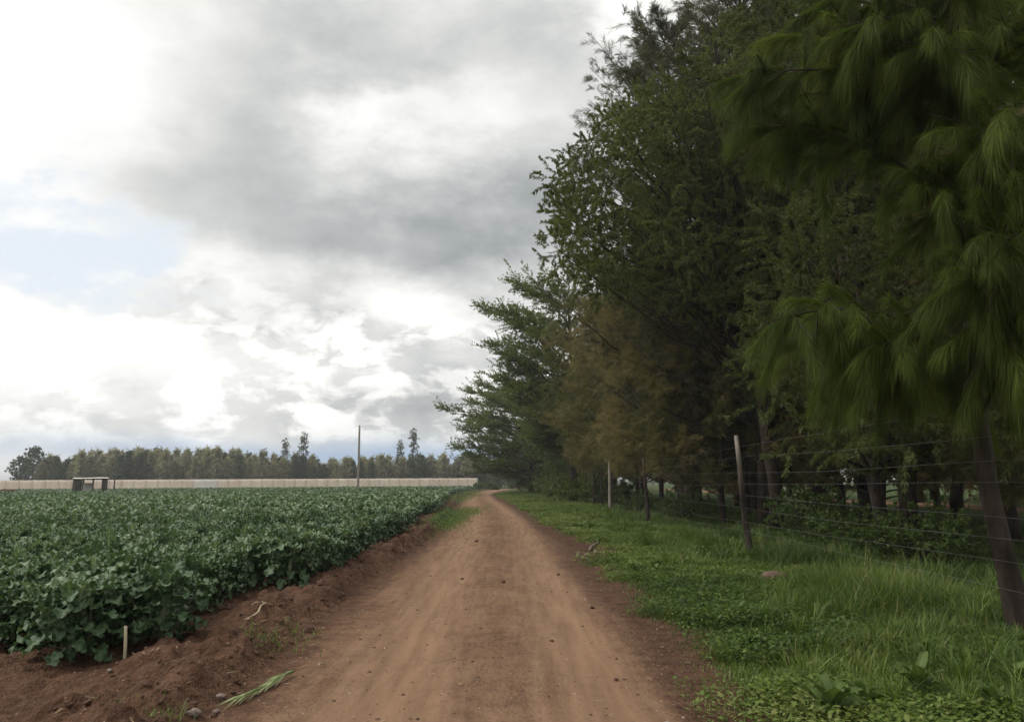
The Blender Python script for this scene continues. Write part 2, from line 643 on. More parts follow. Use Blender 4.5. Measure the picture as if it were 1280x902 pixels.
# ------------------------------------------------------------------ brassica crop
def brassica(N, nv, nu, az, el0, kappa, L, W, base, seedphase, tint0):
    """N leaves as curved wavy blades, each a (nv x nu) grid"""
    v = np.linspace(0, 1, nv)[None, :]
    ang = el0[:, None] - kappa[:, None] * v ** 1.3
    ds = L[:, None] / (nv - 1)
    r = np.concatenate([np.zeros((N, 1)), np.cumsum(np.cos(ang[:, :-1]) * ds, 1)], 1)
    zz = np.concatenate([np.zeros((N, 1)), np.cumsum(np.sin(ang[:, :-1]) * ds, 1)], 1)
    prof = np.where(v < .26, .07, np.clip(np.sin(np.clip((v - .2) / .8, 0, 1) ** .8 * math.pi * .86 + .12) ** .8, .04, 1))
    u = np.linspace(-1, 1, nu)[None, None, :]
    wv = (W[:, None] * prof * .5)[:, :, None]
    lob = 1 + .21 * np.sin(v[:, :, None] * 36 + seedphase[:, None, None] * 3 + u * 1.5) * (np.abs(u) > .9)
    side = u * wv * lob
    wave = (.42 * np.sin(v[:, :, None] * 25 + seedphase[:, None, None] + np.sign(u) * 1.7) * np.abs(u) ** 1.6 +   .26 * np.sin(v[:, :, None] * 41 + seedphase[:, None, None] * 2 + u * 4) * np.abs(u) + .30 * np.abs(u)) * wv
    nx, nz = -np.sin(ang)[:, :, None], np.cos(ang)[:, :, None]
    rr = r[:, :, None] + nx * wave
    z = zz[:, :, None] + nz * wave
    ca, sa = np.cos(az)[:, None, None], np.sin(az)[:, None, None]
    X = base[:, 0, None, None] + rr * ca - side * sa
    Y = base[:, 1, None, None] + rr * sa + side * ca
    Z = base[:, 2, None, None] + z
    V = np.stack(np.broadcast_arrays(X, Y, Z), -1)
    ti = np.broadcast_to(tint0[:, None, None], V.shape[:3]).copy()
    ti += (np.abs(u) < .1) * .28 + rng.uniform(-.06, .06, V.shape[:3])
    idx = np.arange(V[..., 0].size).reshape(V.shape[:3])
    q = np.stack([idx[:, :-1, :-1], idx[:, :-1, 1:], idx[:, 1:, 1:], idx[:, 1:, :-1]], -1).reshape(-1, 4)
    return V.reshape(-1, 3), q, np.clip(ti, 0, 1).ravel()


def plant_leaves(n_plants, k, pos, scale, nv, nu, wmul=1.0):
    N = n_plants * k
    j = np.tile(np.arange(k), n_plants) / max(k - 1, 1)            # 0 outer/lower .. 1 inner/top
    az = np.tile(np.arange(k) * 2.4, n_plants) + np.repeat(rng.uniform(0, 6.28, n_plants), k) + rng.uniform(-.4, .4, N)
    el0 = R(26) + R(58) * j + rng.uniform(-.35, .35, N)
    kap = R(85) - R(5) * j + rng.uniform(-.6, .7, N)
    sc = np.repeat(scale, k)
    L = (.205 + .06 * np.sin(j * 3.1) + rng.uniform(-.06, .07, N)) * sc
    W = (.082 + .028 * np.sin(j * 3.0) + rng.uniform(-.03, .035, N)) * sc * wmul
    base = np.repeat(pos, k, axis=0).copy()
    base[:, 2] += (.04 + .40 * j + rng.uniform(-.05, .05, N)) * sc
    off = rng.uniform(.01, .17, N) * sc
    base[:, 0] += off * np.cos(az)
    base[:, 1] += off * np.sin(az)
    ti = .22 + .34 * j + rng.uniform(-.24, .28, N) + (rng.random(N) < .04) * .3
    return brassica(N, nv, nu, az, el0, kap, L, W, base, rng.uniform(0, 6.28, N), ti)


def build_crop():
    # plant positions in rows that follow the road
    ps = []
    for jrow in range(0, 170):
        t = -2.62 - .62 * jrow
        yv = np.arange(5.6, 128, .50)
        yv = yv + rng.uniform(-.12, .12, len(yv)) + (jrow % 2) * .25
        x = xc(yv) * np.clip(1 - jrow / 120, .2, 1) + t + rng.uniform(-.09, .09, len(yv)) - .02 * np.maximum(yv - 40, 0) * (jrow < 3) * .5
        yfront = np.where(jrow == 0, 9.6, 6.05 + np.maximum(-3.3 - x, 0) * .62)
        keep = (yv > yfront) & (x > -.70 * yv - 3.0) & (yv < 124 - .12 * (-x))
        if jrow == 0:
            keep &= ~((yv > 24) & (yv < 31))
        ps.append(np.stack([x[keep], yv[keep]], 1))
    # the straggler at the corner
    ps.append(np.array([[-2.74, 6.22], [-3.05, 6.05], [-3.4, 6.2], [-2.95, 6.7]]))
    p = np.concatenate(ps)
    seen = p[:, 0] > -.675 * p[:, 1] - .35
    d = np.hypot(p[:, 0], p[:, 1])
    order = np.argsort(d + 1000 * (~seen))
    p = p[order]
    z = height(p[:, 0], p[:, 1])
    gs = G(155, 843, 0)
    ok = np.hypot(p[:, 0] - gs[0], p[:, 1] - gs[1] - .1) > .34
    p, z = p[ok], z[ok]
    near, far = p[:300], p[300:]
    variants = []
    for k in range(9):
        V, q, ti = plant_leaves(1, 74, np.zeros((1, 3)), np.ones(1), 27, 7)
        me = mesh_quads('brassica_plant', V, q, ti, True)
        me.materials.append(M_CROP)
        mb = MB()
        mb.tube([(0, 0, -.05), (.01, 0, .2), (0, .01, .46)], [.022, .02, .014], 7)
        sm = mb.mesh('stem')
        sm.materials.append(M_STEM)
        variants.append((me, sm))
    for i, (x, y) in enumerate(near):
        me, sm = variants[i % 9]
        o = link('brassica_plant', me, None, None, (x, y, z[i]))
        s = random.uniform(.86, 1.14)
        if y < 6.1 and x > -3.2:
            s *= .74
        o.scale = (s, s, s * random.uniform(.92, 1.1))
        o.rotation_euler = (random.uniform(-.1, .1), random.uniform(-.1, .1), random.uniform(0, 6.28))
        tag(o, 'leafy grey-green brassica plant near the front of the field', 'crop plant', 'brassica plants at the front of the field')
        if i < 90:
            link('stem', sm, None, o)
    dist = np.hypot(far[:, 0], far[:, 1])
    zf = z[300:]
    Vs, Qs, Ts, n = [], [], [], 0
    for lo, hi, k, nv, nu, wm in ((0, 34, 50, 7, 3, 1.15), (34, 62, 30, 5, 3, 1.4), (62, 400, 17, 4, 2, 1.9)):
        mk = (dist >= lo) & (dist < hi)
        pos = np.concatenate([far[mk], zf[mk, None]], 1)
        if not len(pos):
            continue
        V, q, ti = plant_leaves(len(pos), k, pos, rng.uniform(.85, 1.15, len(pos)), nv, nu, wm)
        Vs.append(V); Qs.append(q + n); Ts.append(ti)
        n += len(V)
    me = mesh_quads('brassica_crop', np.concatenate(Vs), np.concatenate(Qs), np.concatenate(Ts), True)
    o = link('brassica_crop', me, M_CROP)
    tag(o, 'far green mass of the brassica crop reaching to the pale net fence', 'crop', None, 'stuff')


M_STEM = noise_mat('crop_stem', (.10, .13, .07), (.20, .24, .14), 20)
build_crop()


# ------------------------------------------------------------------ grass and weeds on the verge
def grass_density(x, y):
    t = x - xc(y)
    p = t - right_edge(y)
    n = fbm(x, y, 1.3, 4, .6)
    d = sstep(p + .7 * n + .5 * fbm(x, y + 70, .45, 2), -.22, .75)
    d = d * (1 - .95 * np.exp(-((x - 1.45) / .6) ** 2 - ((y - 16.6) / 2.3) ** 2))
    # bare and thin spots
    d = d * (1 - .75 * sstep(fbm(x + 50, y + 20, .55, 3), .08, .2) * (p < 1.8))
    d = d * (1 - np.exp(-((x - 19 - .05 * y) / 1.7) ** 2) * (x > 8))
    return np.clip(d, 0, 1)


def blade_mesh(name, x, y, hgt, wid, tint, lean=.55, k0=.9):
    n = len(x)
    z = height(x, y) - .01
    a = rng.uniform(0, 2 * math.pi, n)
    d = np.stack([np.cos(a), np.sin(a), np.zeros(n)], 1) * (lean * rng.uniform(.1, 1, n))[:, None]
    d[:, 2] = 1
    d = unit(d)
    s = unit(np.stack([-np.sin(a + rng.normal(0, .6, n)), np.cos(a), np.zeros(n)], 1))
    bend = np.stack([np.cos(a), np.sin(a), -np.ones(n) * .7], 1) * rng.uniform(.05, .5, n)[:, None]
    return strips(name, np.stack([x, y, z], 1), d, s, hgt, wid, bend, tint, k0, .55)


def build_grass():
    n = 900000
    y = 2.2 * np.exp(rng.random(n) * math.log(95 / 2.2))
    span = 3.6 + .03 * y + 9 * rng.random(n) ** 2 * rng.integers(0, 2, n)
    x = xc(y) + right_edge(y) - .25 + rng.random(n) * span
    # thin the near part, which the frame cuts off at its right
    keep = (rng.random(n) < grass_density(x, y)) & (x < .72 * y + 1.2)
    x, y = x[keep], y[keep]
    n = len(x)
    big = fbm(x, y, .8, 3)
    hgt = (.05 + .13 * rng.random(n) ** 1.6) * (1 + 1.6 * big) * np.clip(.35 + .38 * (x - xc(y) - right_edge(y)), .32, 1.25)
    hgt = np.maximum(hgt, .03) * (1 + .006 * y)
    # taller tussocks close to the fence line
    tall = sstep(fbm(x + 7, y + 3, .9, 2), .06, .2) * np.exp(-((x - FENCE_X) / 1.3) ** 2)
    hgt = hgt + tall * rng.random(n) * .32
    wid = .0035 + .00042 * y + .002 * rng.random(n)
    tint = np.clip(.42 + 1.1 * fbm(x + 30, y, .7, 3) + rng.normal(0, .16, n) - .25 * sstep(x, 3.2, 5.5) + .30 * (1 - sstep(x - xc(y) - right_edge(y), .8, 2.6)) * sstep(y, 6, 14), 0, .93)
    dry = rng.random(n) < .014
    tint = np.where(dry, 1.0, tint)
    hgt = np.where(dry, hgt * 1.4, hgt)
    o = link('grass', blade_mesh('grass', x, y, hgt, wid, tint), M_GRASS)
    tag(o, 'green grass growing along the road and under the fence', 'grass', None, 'stuff')
    # loose tussocks of long arching blades
    cx, cy, cl = [], [], []
    while len(cx) < 340:
        yy = 4.5 * math.exp(random.random() * math.log(40 / 4.5))
        xx = float(xc(yy)) + float(right_edge(yy)) + .2 + random.random() * 4.2
        if xx < .70 * yy and grass_density(np.array([xx]), np.array([yy]))[0] > .4:
            cx.append(xx); cy.append(yy); cl.append(random.uniform(.14, .46) * min(1, .5 + .3 * (xx - float(xc(yy)) - 1.6)))
    per = 70
    idx = np.repeat(np.arange(len(cx)), per)
    cx, cy, cl = np.array(cx), np.array(cy), np.array(cl)
    rr = np.abs(rng.normal(0, .07, len(idx)))
    aa = rng.uniform(0, 6.28, len(idx))
    x, y = cx[idx] + rr * np.cos(aa), cy[idx] + rr * np.sin(aa)
    tint = np.clip(np.repeat(rng.normal(.5, .16, len(cx)), per) + rng.normal(0, .14, len(idx)), 0, 1)
    o = link('grass', blade_mesh('grass', x, y, cl[idx] * rng.uniform(.5, 1.2, len(idx)), .005 + .0004 * y, tint, .95), M_GRASS)
    tag(o, 'long arching tussock grass standing above the verge turf', 'grass', None, 'stuff')
    # low clover-like ground cover: many tiny round leaves
    n = 460000
    y = 2.6 * np.exp(rng.random(n) * math.log(45 / 2.6))
    x = xc(y) + right_edge(y) - .3 + rng.random(n) ** 1.3 * (3.2 + .02 * y)
    keep = (rng.random(n) < grass_density(x, y) * sstep(fbm(x + 3, y + 90, 1.4, 3), -.16, .08)) & (x < .72 * y + 1)
    x, y = x[keep], y[keep]
    n = len(x)
    z = height(x, y) + .015 + .11 * rng.random(n) ** 1.2
    d = rand_unit(n)
    d[:, 2] = np.abs(d[:, 2]) * .5
    d = unit(d)
    s = unit(np.cross(d, np.array((0, 0, 1.)) + .3 * rand_unit(n)))
    L = .012 + .034 * rng.random(n) ** 2.2 + .0014 * y
    bend = -np.array((0, 0, 1.)) * rng.uniform(0, .4, n)[:, None]
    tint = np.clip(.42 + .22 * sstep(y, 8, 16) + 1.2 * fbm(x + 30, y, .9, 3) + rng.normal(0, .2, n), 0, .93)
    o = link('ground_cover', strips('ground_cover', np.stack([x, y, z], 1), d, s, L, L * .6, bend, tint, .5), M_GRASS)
    tag(o, 'low creeping weeds spreading through the verge grass', 'weeds', None, 'stuff')
    # sparse grass by the crop edge
    xs, ys_ = [], []
    for (cx_, cy_, sx, sy, k) in ((-2.3, 29, .45, 4.5, 9000), (-2.1, 36, .4, 4, 4000), (-2.12, 6.75, .20, .22, 330), (-2.0, 7.3, .16, .2, 120),
                                  (-2.05, 4.75, .10, .08, 160), (-2.55, 4.9, .09, .08, 120), (-4.3, 55, .5, 12, 6000), (-5.2, 85, .6, 15, 6000)):
        xs.append(rng.normal(cx_, sx, k)); ys_.append(rng.normal(cy_, sy, k))
    x, y = np.concatenate(xs), np.concatenate(ys_)
    keep = rng.random(len(x)) < .35 + 1.6 * fbm(x, y, 2.0, 3)
    x, y = x[keep], y[keep]
    n = len(x)
    tint = np.clip(.55 + rng.normal(0, .2, n), 0, 1)
    o = link('grass', blade_mesh('grass', x, y, (.03 + .07 * rng.random(n)) * (1 + .01 * y), .004 + .0005 * y, tint, .9), M_GRASS)
    tag(o, 'thin patch of grass between the crop and the dirt road', 'grass', None, 'stuff')


build_grass()


def weed_mesh(k, L, W, up, nv=7, nu=5):
    N = k
    j = np.arange(k) / max(k - 1, 1)
    az = np.arange(k) * 2.4 + rng.uniform(-.4, .4, k)
    V, q, ti = brassica(N, nv, nu, az, R(up) + R(35) * j + rng.uniform(-.2, .2, k), R(70) + rng.uniform(-.3, .3, k),
                        L * rng.uniform(.7, 1.15, k), W * rng.uniform(.8, 1.2, k), np.zeros((k, 3)) + np.stack([0 * j, 0 * j, .02 + .06 * j], 1),
                        rng.uniform(0, 6.28, k), .45 + rng.uniform(-.3, .3, k))
    me = mesh_quads('weed', V, q, ti, True)
    me.materials.append(M_WEED)
    return me


def build_weeds():
    dock = [weed_mesh(13, .24, .075, 42) for _ in range(4)]
    tuft = [weed_mesh(12, .20, .09, 35) for _ in range(4)]
    spots = [(1085, 884), (1150, 872), (1040, 896), (1245, 892), (1165, 835), (1270, 868)]
    for i, (px, py) in enumerate(spots):
        g = G(px, py, .05)
        o = link('dock_weed', dock[i % 4], None, None, (g[0], g[1], hz(g[0], g[1])))
        s = random.uniform(.7, 1.1)
        o.scale = (s, s, s)
        o.rotation_euler = (0, 0, random.uniform(0, 6.28))
        tag(o, 'broad-leaved dock weed in the long grass at the verge corner', 'weed', 'broad-leaved docks on the verge')
    n = 0
    while n < 70:
        y = 5.5 * math.exp(random.random() * math.log(26 / 5.5))
        x = float(xc(y)) + float(right_edge(y)) + .25 + random.random() ** .8 * 2.6
        if x > .66 * y or grass_density(np.array([x]), np.array([y]))[0] < .5 or fbm(np.array([x]), np.array([y]), .6, 2)[0] < -.06:
            continue
        o = link('leafy_weed', tuft[n % 4], None, None, (x, y, hz(x, y)))
        s = random.uniform(.35, .85)
        o.scale = (s, s, s)
        o.rotation_euler = (0, 0, random.uniform(0, 6.28))
        tag(o, 'small leafy weed growing in the verge grass beside the road', 'weed', 'leafy weeds on the verge')
        n += 1


build_weeds()


# ------------------------------------------------------------------ trees
def brush(p0, d, length, droop, per, leafL, leafW, ang, grav, tint, k0=.3, jitter=.25, tj=.15, start=.0):
    """leaves along many twigs -> arrays for strips(); twig i starts at p0[i]"""
    n = len(p0)
    idx = np.repeat(np.arange(n), per)
    N = len(idx)
    s = start + (1 - start) * rng.random(N)
    Lt = length[idx]
    q = p0[idx] + d[idx] * (Lt * s)[:, None]
    q[:, 2] -= droop[idx] * Lt * s ** 2
    td = d[idx].copy()
    td[:, 2] -= 2 * droop[idx] * s
    td = unit(td)
    a = ang * (1 + rng.uniform(-jitter, jitter, N))
    ld = unit(td * np.cos(a)[:, None] + perp(td) * np.sin(a)[:, None])
    side = perp(ld)
    bend = np.array((0, 0, -1.)) * (grav * rng.uniform(.5, 1.5, N))[:, None]
    L = leafL * rng.uniform(.65, 1.25, N)
    W = leafW * rng.uniform(.7, 1.3, N)
    ti = np.clip(tint[idx] + rng.normal(0, tj, N), 0, 1)
    return q, ld, side, L, W, bend, ti


def cat(parts):
    return [np.concatenate(x) for x in zip(*parts)]


def crown_obj(parts, mat, parent, k0=.3, name='crown'):
    q, ld, side, L, W, bend, ti = cat(parts)
    me = strips(name, q, ld, side, L, W, bend, ti, k0)
    return link(name, me, mat, parent)


def bez(a, b_, sag=0.0, n=7, wig=.05):
    a, b_ = np.asarray(a, float), np.asarray(b_, float)
    s = np.linspace(0, 1, n)[:, None]
    p = a + (b_ - a) * s
    p[:, 2] += (sag * np.sin(s * math.pi))[:, 0]
    L = np.linalg.norm(b_ - a)
    off = rng.normal(0, wig * L * .3, (n, 3)) * np.sin(s * math.pi)
    return p + off


def clump_twigs(centres, radii, per, up=.35, out=.8, rnd=.7):
    n = len(centres)
    idx = np.repeat(np.arange(n), per)
    N = len(idx)
    u = rand_unit(N)
    rr = radii[idx] * rng.random(N) ** .5 * .75
    p0 = centres[idx] + u * rr[:, None]
    d = unit(u * out + np.array((0, 0, up)) + rand_unit(N) * rnd)
    ln = radii[idx] * rng.uniform(.25, .62, N)
    return p0, d, ln, idx


def inside(poly, x, y):
    c = False
    j = len(poly) - 1
    for i in range(len(poly)):
        xi, yi = poly[i]
        xj, yj = poly[j]
        if (yi > y) != (yj > y) and x < (xj - xi) * (y - yi) / (yj - yi) + xi:
            c = not c
        j = i
    return c


def broadleaf_tree(base, poly, D0, D1, n_clump, r, per_twig, leaves, leafL, leafW, label, tintb=.45, stems=1, trunk_r=.16, mat=None, barkm=None, minpx=18):
    root = empty('broadleaf_tree', (base[0], base[1], hz(base[0], base[1])))
    tag(root, label, 'tree')
    o = np.array(root.location)
    xs, ys_ = [p[0] for p in poly], [p[1] for p in poly]
    cs, rs = [], []
    pxs = []
    tries = 0
    while len(cs) < n_clump and tries < 20000:
        tries += 1
        px, py = random.uniform(min(xs), max(xs)), random.uniform(min(ys_), max(ys_))
        if not inside(poly, px, py):
            continue
        D = random.uniform(D0, D1)
        c = P(px, py, D)
        if cs and min(np.linalg.norm(c - k) for k in cs) < r * .55:
            continue
        cs.append(c)
        rs.append(r * random.uniform(.7, 1.25))
    cs, rs = np.array(cs) - o, np.array(rs)
    mb = MB()
    zmax, zmin = cs[:, 2].max(), cs[:, 2].min()
    tops = []
    mid = cs.mean(0)
    for k in range(stems):
        a = random.uniform(0, 6.28)
        top = np.array((mid[0] * .55 + .5 * math.cos(a) * (stems > 1) * 1.6, mid[1] * .55 + .5 * math.sin(a) * (stems > 1) * 1.6, zmin + (zmax - zmin) * .72))
        st = np.array((.12 * math.cos(a) * (stems > 1), .12 * math.sin(a) * (stems > 1), -.1))
        pts = bez(st, top, 0, 12, .05)
        mb.tube(pts, np.linspace(trunk_r * (1 if stems == 1 else .6), trunk_r * .25, 12), 9, True, .1)
        tops.append(pts)
    for i in range(0, len(cs), 2):
        pts = tops[i % stems]
        zt = max(cs[i][2] * .62, zmin * .5)
        k = int(np.argmin(np.abs(pts[:, 2] - zt)))
        b = bez(pts[k], cs[i], -.12, 7, .07)
        mb.tube(b, np.linspace(trunk_r * .2, .010, 7), 5, False)
    mb.build('trunk', barkm or M_BARK, root)
    p0, d, ln, idx = clump_twigs(cs, rs, per_twig)
    ct = tintb + rng.normal(0, .10, len(cs))
    crown_obj([brush(p0, d, ln, np.full(len(p0), .12), leaves, leafL, leafW, .75, .22, ct[idx])], mat or M_BROAD, root, .3)
    return root


def plume_parts(base_pts, dirs, lens, droop, per, nl, nw, ang, grav, tint):
    return brush(base_pts, dirs, lens, droop, per, nl, nw, ang, grav, tint, .6)


def casuarina_geo(H, rad, nbr, twigs, per, nl, nw, low=.12, ang=.7, grav=.35, shape=1.0, tintb=.45, trunk_r=.14, up=.55, leader=(.5, 1.0), puff=0.0, jit=None):
    """conical tree with upswept plumes -> (trunk mesh builder, crown arrays)"""
    mb = MB()
    lean = rng.normal(0, .02, 2) * H
    tp = bez((0, 0, -.1), (lean[0], lean[1], H * .97), 0, 14, .03)
    mb.tube(tp, np.linspace(trunk_r, .02, 14), 8, True, .08)
    parts = []
    P0, DD, LL, TT = [], [], [], []
    for i in range(nbr):
        f = low + (1 - low) * (i + random.random()) / nbr
        z = H * f
        env = rad * (max(1 - f, 0) ** (.75 * shape) * .92 + .10) * min(1, .55 + (f - low) * 2.2)
        env *= random.uniform(.65, 1.2)
        a = i * 2.4 + random.uniform(-.5, .5)
        dv = np.array((math.cos(a), math.sin(a), up * random.uniform(.6, 1.4)))
        k = min(13, int(f * 13))
        st = tp[k]
        st = np.array((st[0], st[1], z))
        en = st + dv * env
        b = bez(st, en, -.05 * env, 7, .05)
        mb.tube(b, np.linspace(trunk_r * .28 * (1 - f * .6), .008, 7), 4, False)
        s = puff + (1 - puff) * rng.random(twigs) ** .7
        bp = np.stack([np.interp(s, np.linspace(0, 1, 7), b[:, c]) for c in range(3)], 1)
        bp += rng.normal(0, (jit if jit else .10 - .02 * (puff > 0)) * env + .04, bp.shape)
        td = unit(dv / np.linalg.norm(dv) * .75 + rand_unit(twigs) * .75 + np.array((0, 0, .25)))
        P0.append(bp); DD.append(td)
        LL.append(rng.uniform(.35, .85, twigs) * (.35 + .16 * env))
        TT.append(np.full(twigs, tintb + random.gauss(0, .16)) + rng.normal(0, .08, twigs))
    # leader plumes
    nt_ = 10
    P0.append(np.tile(tp[-1], (nt_, 1)) + rng.normal(0, .12, (nt_, 3)) - np.array((0, 0, 1.)) * rng.random(nt_)[:, None] * H * .1)
    DD.append(unit(np.array((0, 0, 1.)) + rand_unit(nt_) * .35)); LL.append(rng.uniform(*leader, nt_)); TT.append(np.full(nt_, tintb + .1))
    P0, DD, LL, TT = map(np.concatenate, (P0, DD, LL, TT))
    arr = brush(P0, DD, LL, np.full(len(P0), .18), per, nl, nw, ang, grav, TT, .6)
    return mb, arr


def geo_tree(name, mb, arr, mat, bark, k0=.6):
    q, ld, side, L, W, bend, ti = arr
    cm = strips('crown', q, ld, side, L, W, bend, ti, k0)
    cm.materials.append(mat)
    tm = mb.mesh('trunk')
    tm.materials.append(bark)
    return tm, cm


def place(name, label, cat_, tm, cm, x, y, s=1.0, rz=None, group=None, sz=None):
    root = empty(name, (x, y, hz(x, y) if y < 160 else 0), random.uniform(0, 6.28) if rz is None else rz)
    root.scale = (s, s, sz or s)
    tag(root, label, cat_, group)
    link('trunk', tm, None, root)
    link('crown', cm, None, root)
    return root


# big narrow-leaved tree over the road and the darker ones beside it
broadleaf_tree((6.9, 20.5), [(692, 215), (752, 165), (798, 118), (852, 70), (895, 40), (960, 10), (1040, 0), (1050, 130), (1030, 330), (980, 430), (890, 410), (790, 375), (712, 355), (692, 320), (686, 270)],
               16.5, 24.5, 460, .80, 18, 74, .085, .020, 'tall dark narrow-leaved tree reaching out over the road behind the pale-topped post', .50, 1, .2)
broadleaf_tree((6.9, 14.4), [(985, 260), (1060, 230), (1160, 300), (1300, 320), (1300, 560), (1150, 575), (1050, 560), (965, 530), (940, 420)],
               11.5, 16.5, 110, .85, 20, 80, .095, .016, 'many-stemmed olive-leaved tree in deep shade behind the fence wires', .42, 5, .17)
broadleaf_tree((8.6, 17.0), [(960, -120), (1400, -200), (1420, 330), (1250, 360), (1100, 330), (1010, 280), (960, 160)],
               13.5, 20, 130, 1.15, 20, 80, .12, .022, 'very dark tall tree behind the drooping pine boughs', .35, 1, .2)

# tall grey casuarina poking above the narrow-leaved tree
mb, arr = casuarina_geo(17.5, 5.2, 150, 22, 46, .24, .011, .10, .6, .12, .8, .5, .2, .75, (.8, 1.8), .15, .035)
TALL = geo_tree('casuarina_tree', mb, arr, M_GREY, M_BARK)
place('casuarina_tree', 'tall grey-green casuarina whose feathery tips stand above the narrow-leaved tree', 'tree', *TALL, 5.9, 26.0, 1.0, .4)
place('casuarina_tree', 'second tall grey casuarina rising at the top edge of the picture', 'tree', *TALL, 7.2, 22.5, 1.06, 2.2)

# brownish casuarinas along the fence
BR = []
for k in range(3):
    mb, arr = casuarina_geo(10.5, 4.0, 62, 46, 44, .24, .012, .10, .7, .35, .55, .5, .15, .45, (.6, 1.4), .6)
    BR.append(geo_tree('casuarina_tree', mb, arr, M_BROWN, M_BARK))
bl = [('rust-tinged casuarina hanging low behind the dark post just right of the pale fence post', 6.3, 23.5, .74),
      ('olive-brown casuarina drooping over the wires beneath the narrow-leaved tree', 5.9, 27, .86),
      ('brown-tinged casuarina with drooping foliage just beyond the narrow-leaved tree', 6.4, 30, .95),
      ('rust-brown casuarina behind the thin pale fence post', 6.0, 36, 1.0),
      ('brownish casuarina with rounded plumes, nearest to the feathery acacia', 5.6, 43, 1.06),
      ('small brown casuarina between two taller ones along the fence', 6.6, 39.5, .8),
      ('brown casuarina standing behind the farthest visible fence posts', 6.2, 50, .95)]
for i, (lb, x, y, s) in enumerate(bl):
    place('casuarina_tree', lb, 'tree', *BR[i % 3], x, y, s)


# acacias with flat spiky boughs
def acacia_geo(H, rad, dirs_bias, nlimb=26, lowf=.3, prof=(.5, .82, 1, .96, .78, .5)):
    mb = MB()
    fork = np.array((0, 0, H * lowf))
    mb.tube(bez((0, 0, -.1), (0, 0, H * .86), 0, 10, .02), np.linspace(.22, .05, 10), 8, True, .1)
    P0, DD, LL, TT = [], [], [], []
    for i in range(nlimb):
        f = (i + .5) / nlimb
        z = H * (lowf + (1 - lowf) * f)
        a = i * 2.4 + random.uniform(-.4, .4)
        reach = rad * random.uniform(.78, 1.08) * float(np.interp(f, [0, .25, .5, .75, .9, 1], prof))
        bias = 1 + dirs_bias * max(0, math.cos(a - math.pi))
        en = np.array((math.cos(a) * reach * bias, math.sin(a) * reach, z))
        b = bez(np.array((0, 0, max(H * lowf * .8, z * random.uniform(.72, .9)))), en, .25 * (1 - f), 9, .06)
        mb.tube(b, np.linspace(.10, .012, 9), 5, False)
        # secondary branches, nearly level, with short upswept leafy twigs
        for s in np.linspace(.35, 1.0, 11):
            p = np.array([np.interp(s, np.linspace(0, 1, 9), b[:, c]) for c in range(3)])
            for sg in (-1, 1):
                az = math.atan2(en[1], en[0]) + sg * random.uniform(.2, 1.0)
                ln = random.uniform(.8, 1.9)
                d2 = np.array((math.cos(az), math.sin(az), random.uniform(-.05, .48)))
                e2 = p + d2 * ln
                mb.tube(bez(p, e2, -.05, 4, .05), np.linspace(.02, .006, 4), 3, False)
                m = 7
                ss = rng.random(m)
                P0.append(p + (e2 - p) * ss[:, None] + rng.normal(0, .05, (m, 3)))
                DD.append(unit(d2 * .8 + rand_unit(m) * .5 + np.array((0, 0, .22))))
                LL.append(rng.uniform(.4, 1.0, m))
                TT.append(np.full(m, .5 + random.gauss(0, .12)))
    P0, DD, LL, TT = map(np.concatenate, (P0, DD, LL, TT))
    arr = brush(P0, DD, LL, np.full(len(P0), .06), 30, .13, .046, .9, .05, TT, .5)
    return mb, arr


mb, arr = acacia_geo(14.6, 6.1,   .0, 60, .22, (.3, .45, .82, 1, .92, .6))
AC1 = geo_tree('acacia_tree', mb, arr, M_ACACIA, M_BARK)
mb, arr = acacia_geo(10.5, 6.6, .15, 54, .12)
AC2 = geo_tree('acacia_tree', mb, arr, M_ACACIA, M_BARK)
place('acacia_tree', 'tall acacia with spiky level boughs reaching out over the road', 'tree', *AC1, 4.2, 54, 1.04, 0)
place('acacia_tree', 'low spreading acacia leaning farthest left over the far end of the road', 'tree', *AC2, 1.9, 82, 1.15, 0)
place('acacia_tree', 'acacia between the tall one and the low spreading one', 'tree', *AC2, 8.2, 68, 1.0, 2.0)
place('acacia_tree', 'acacia hidden behind the others where the road bends', 'tree', *AC2, 6.0, 96, 1.1, 4.0)


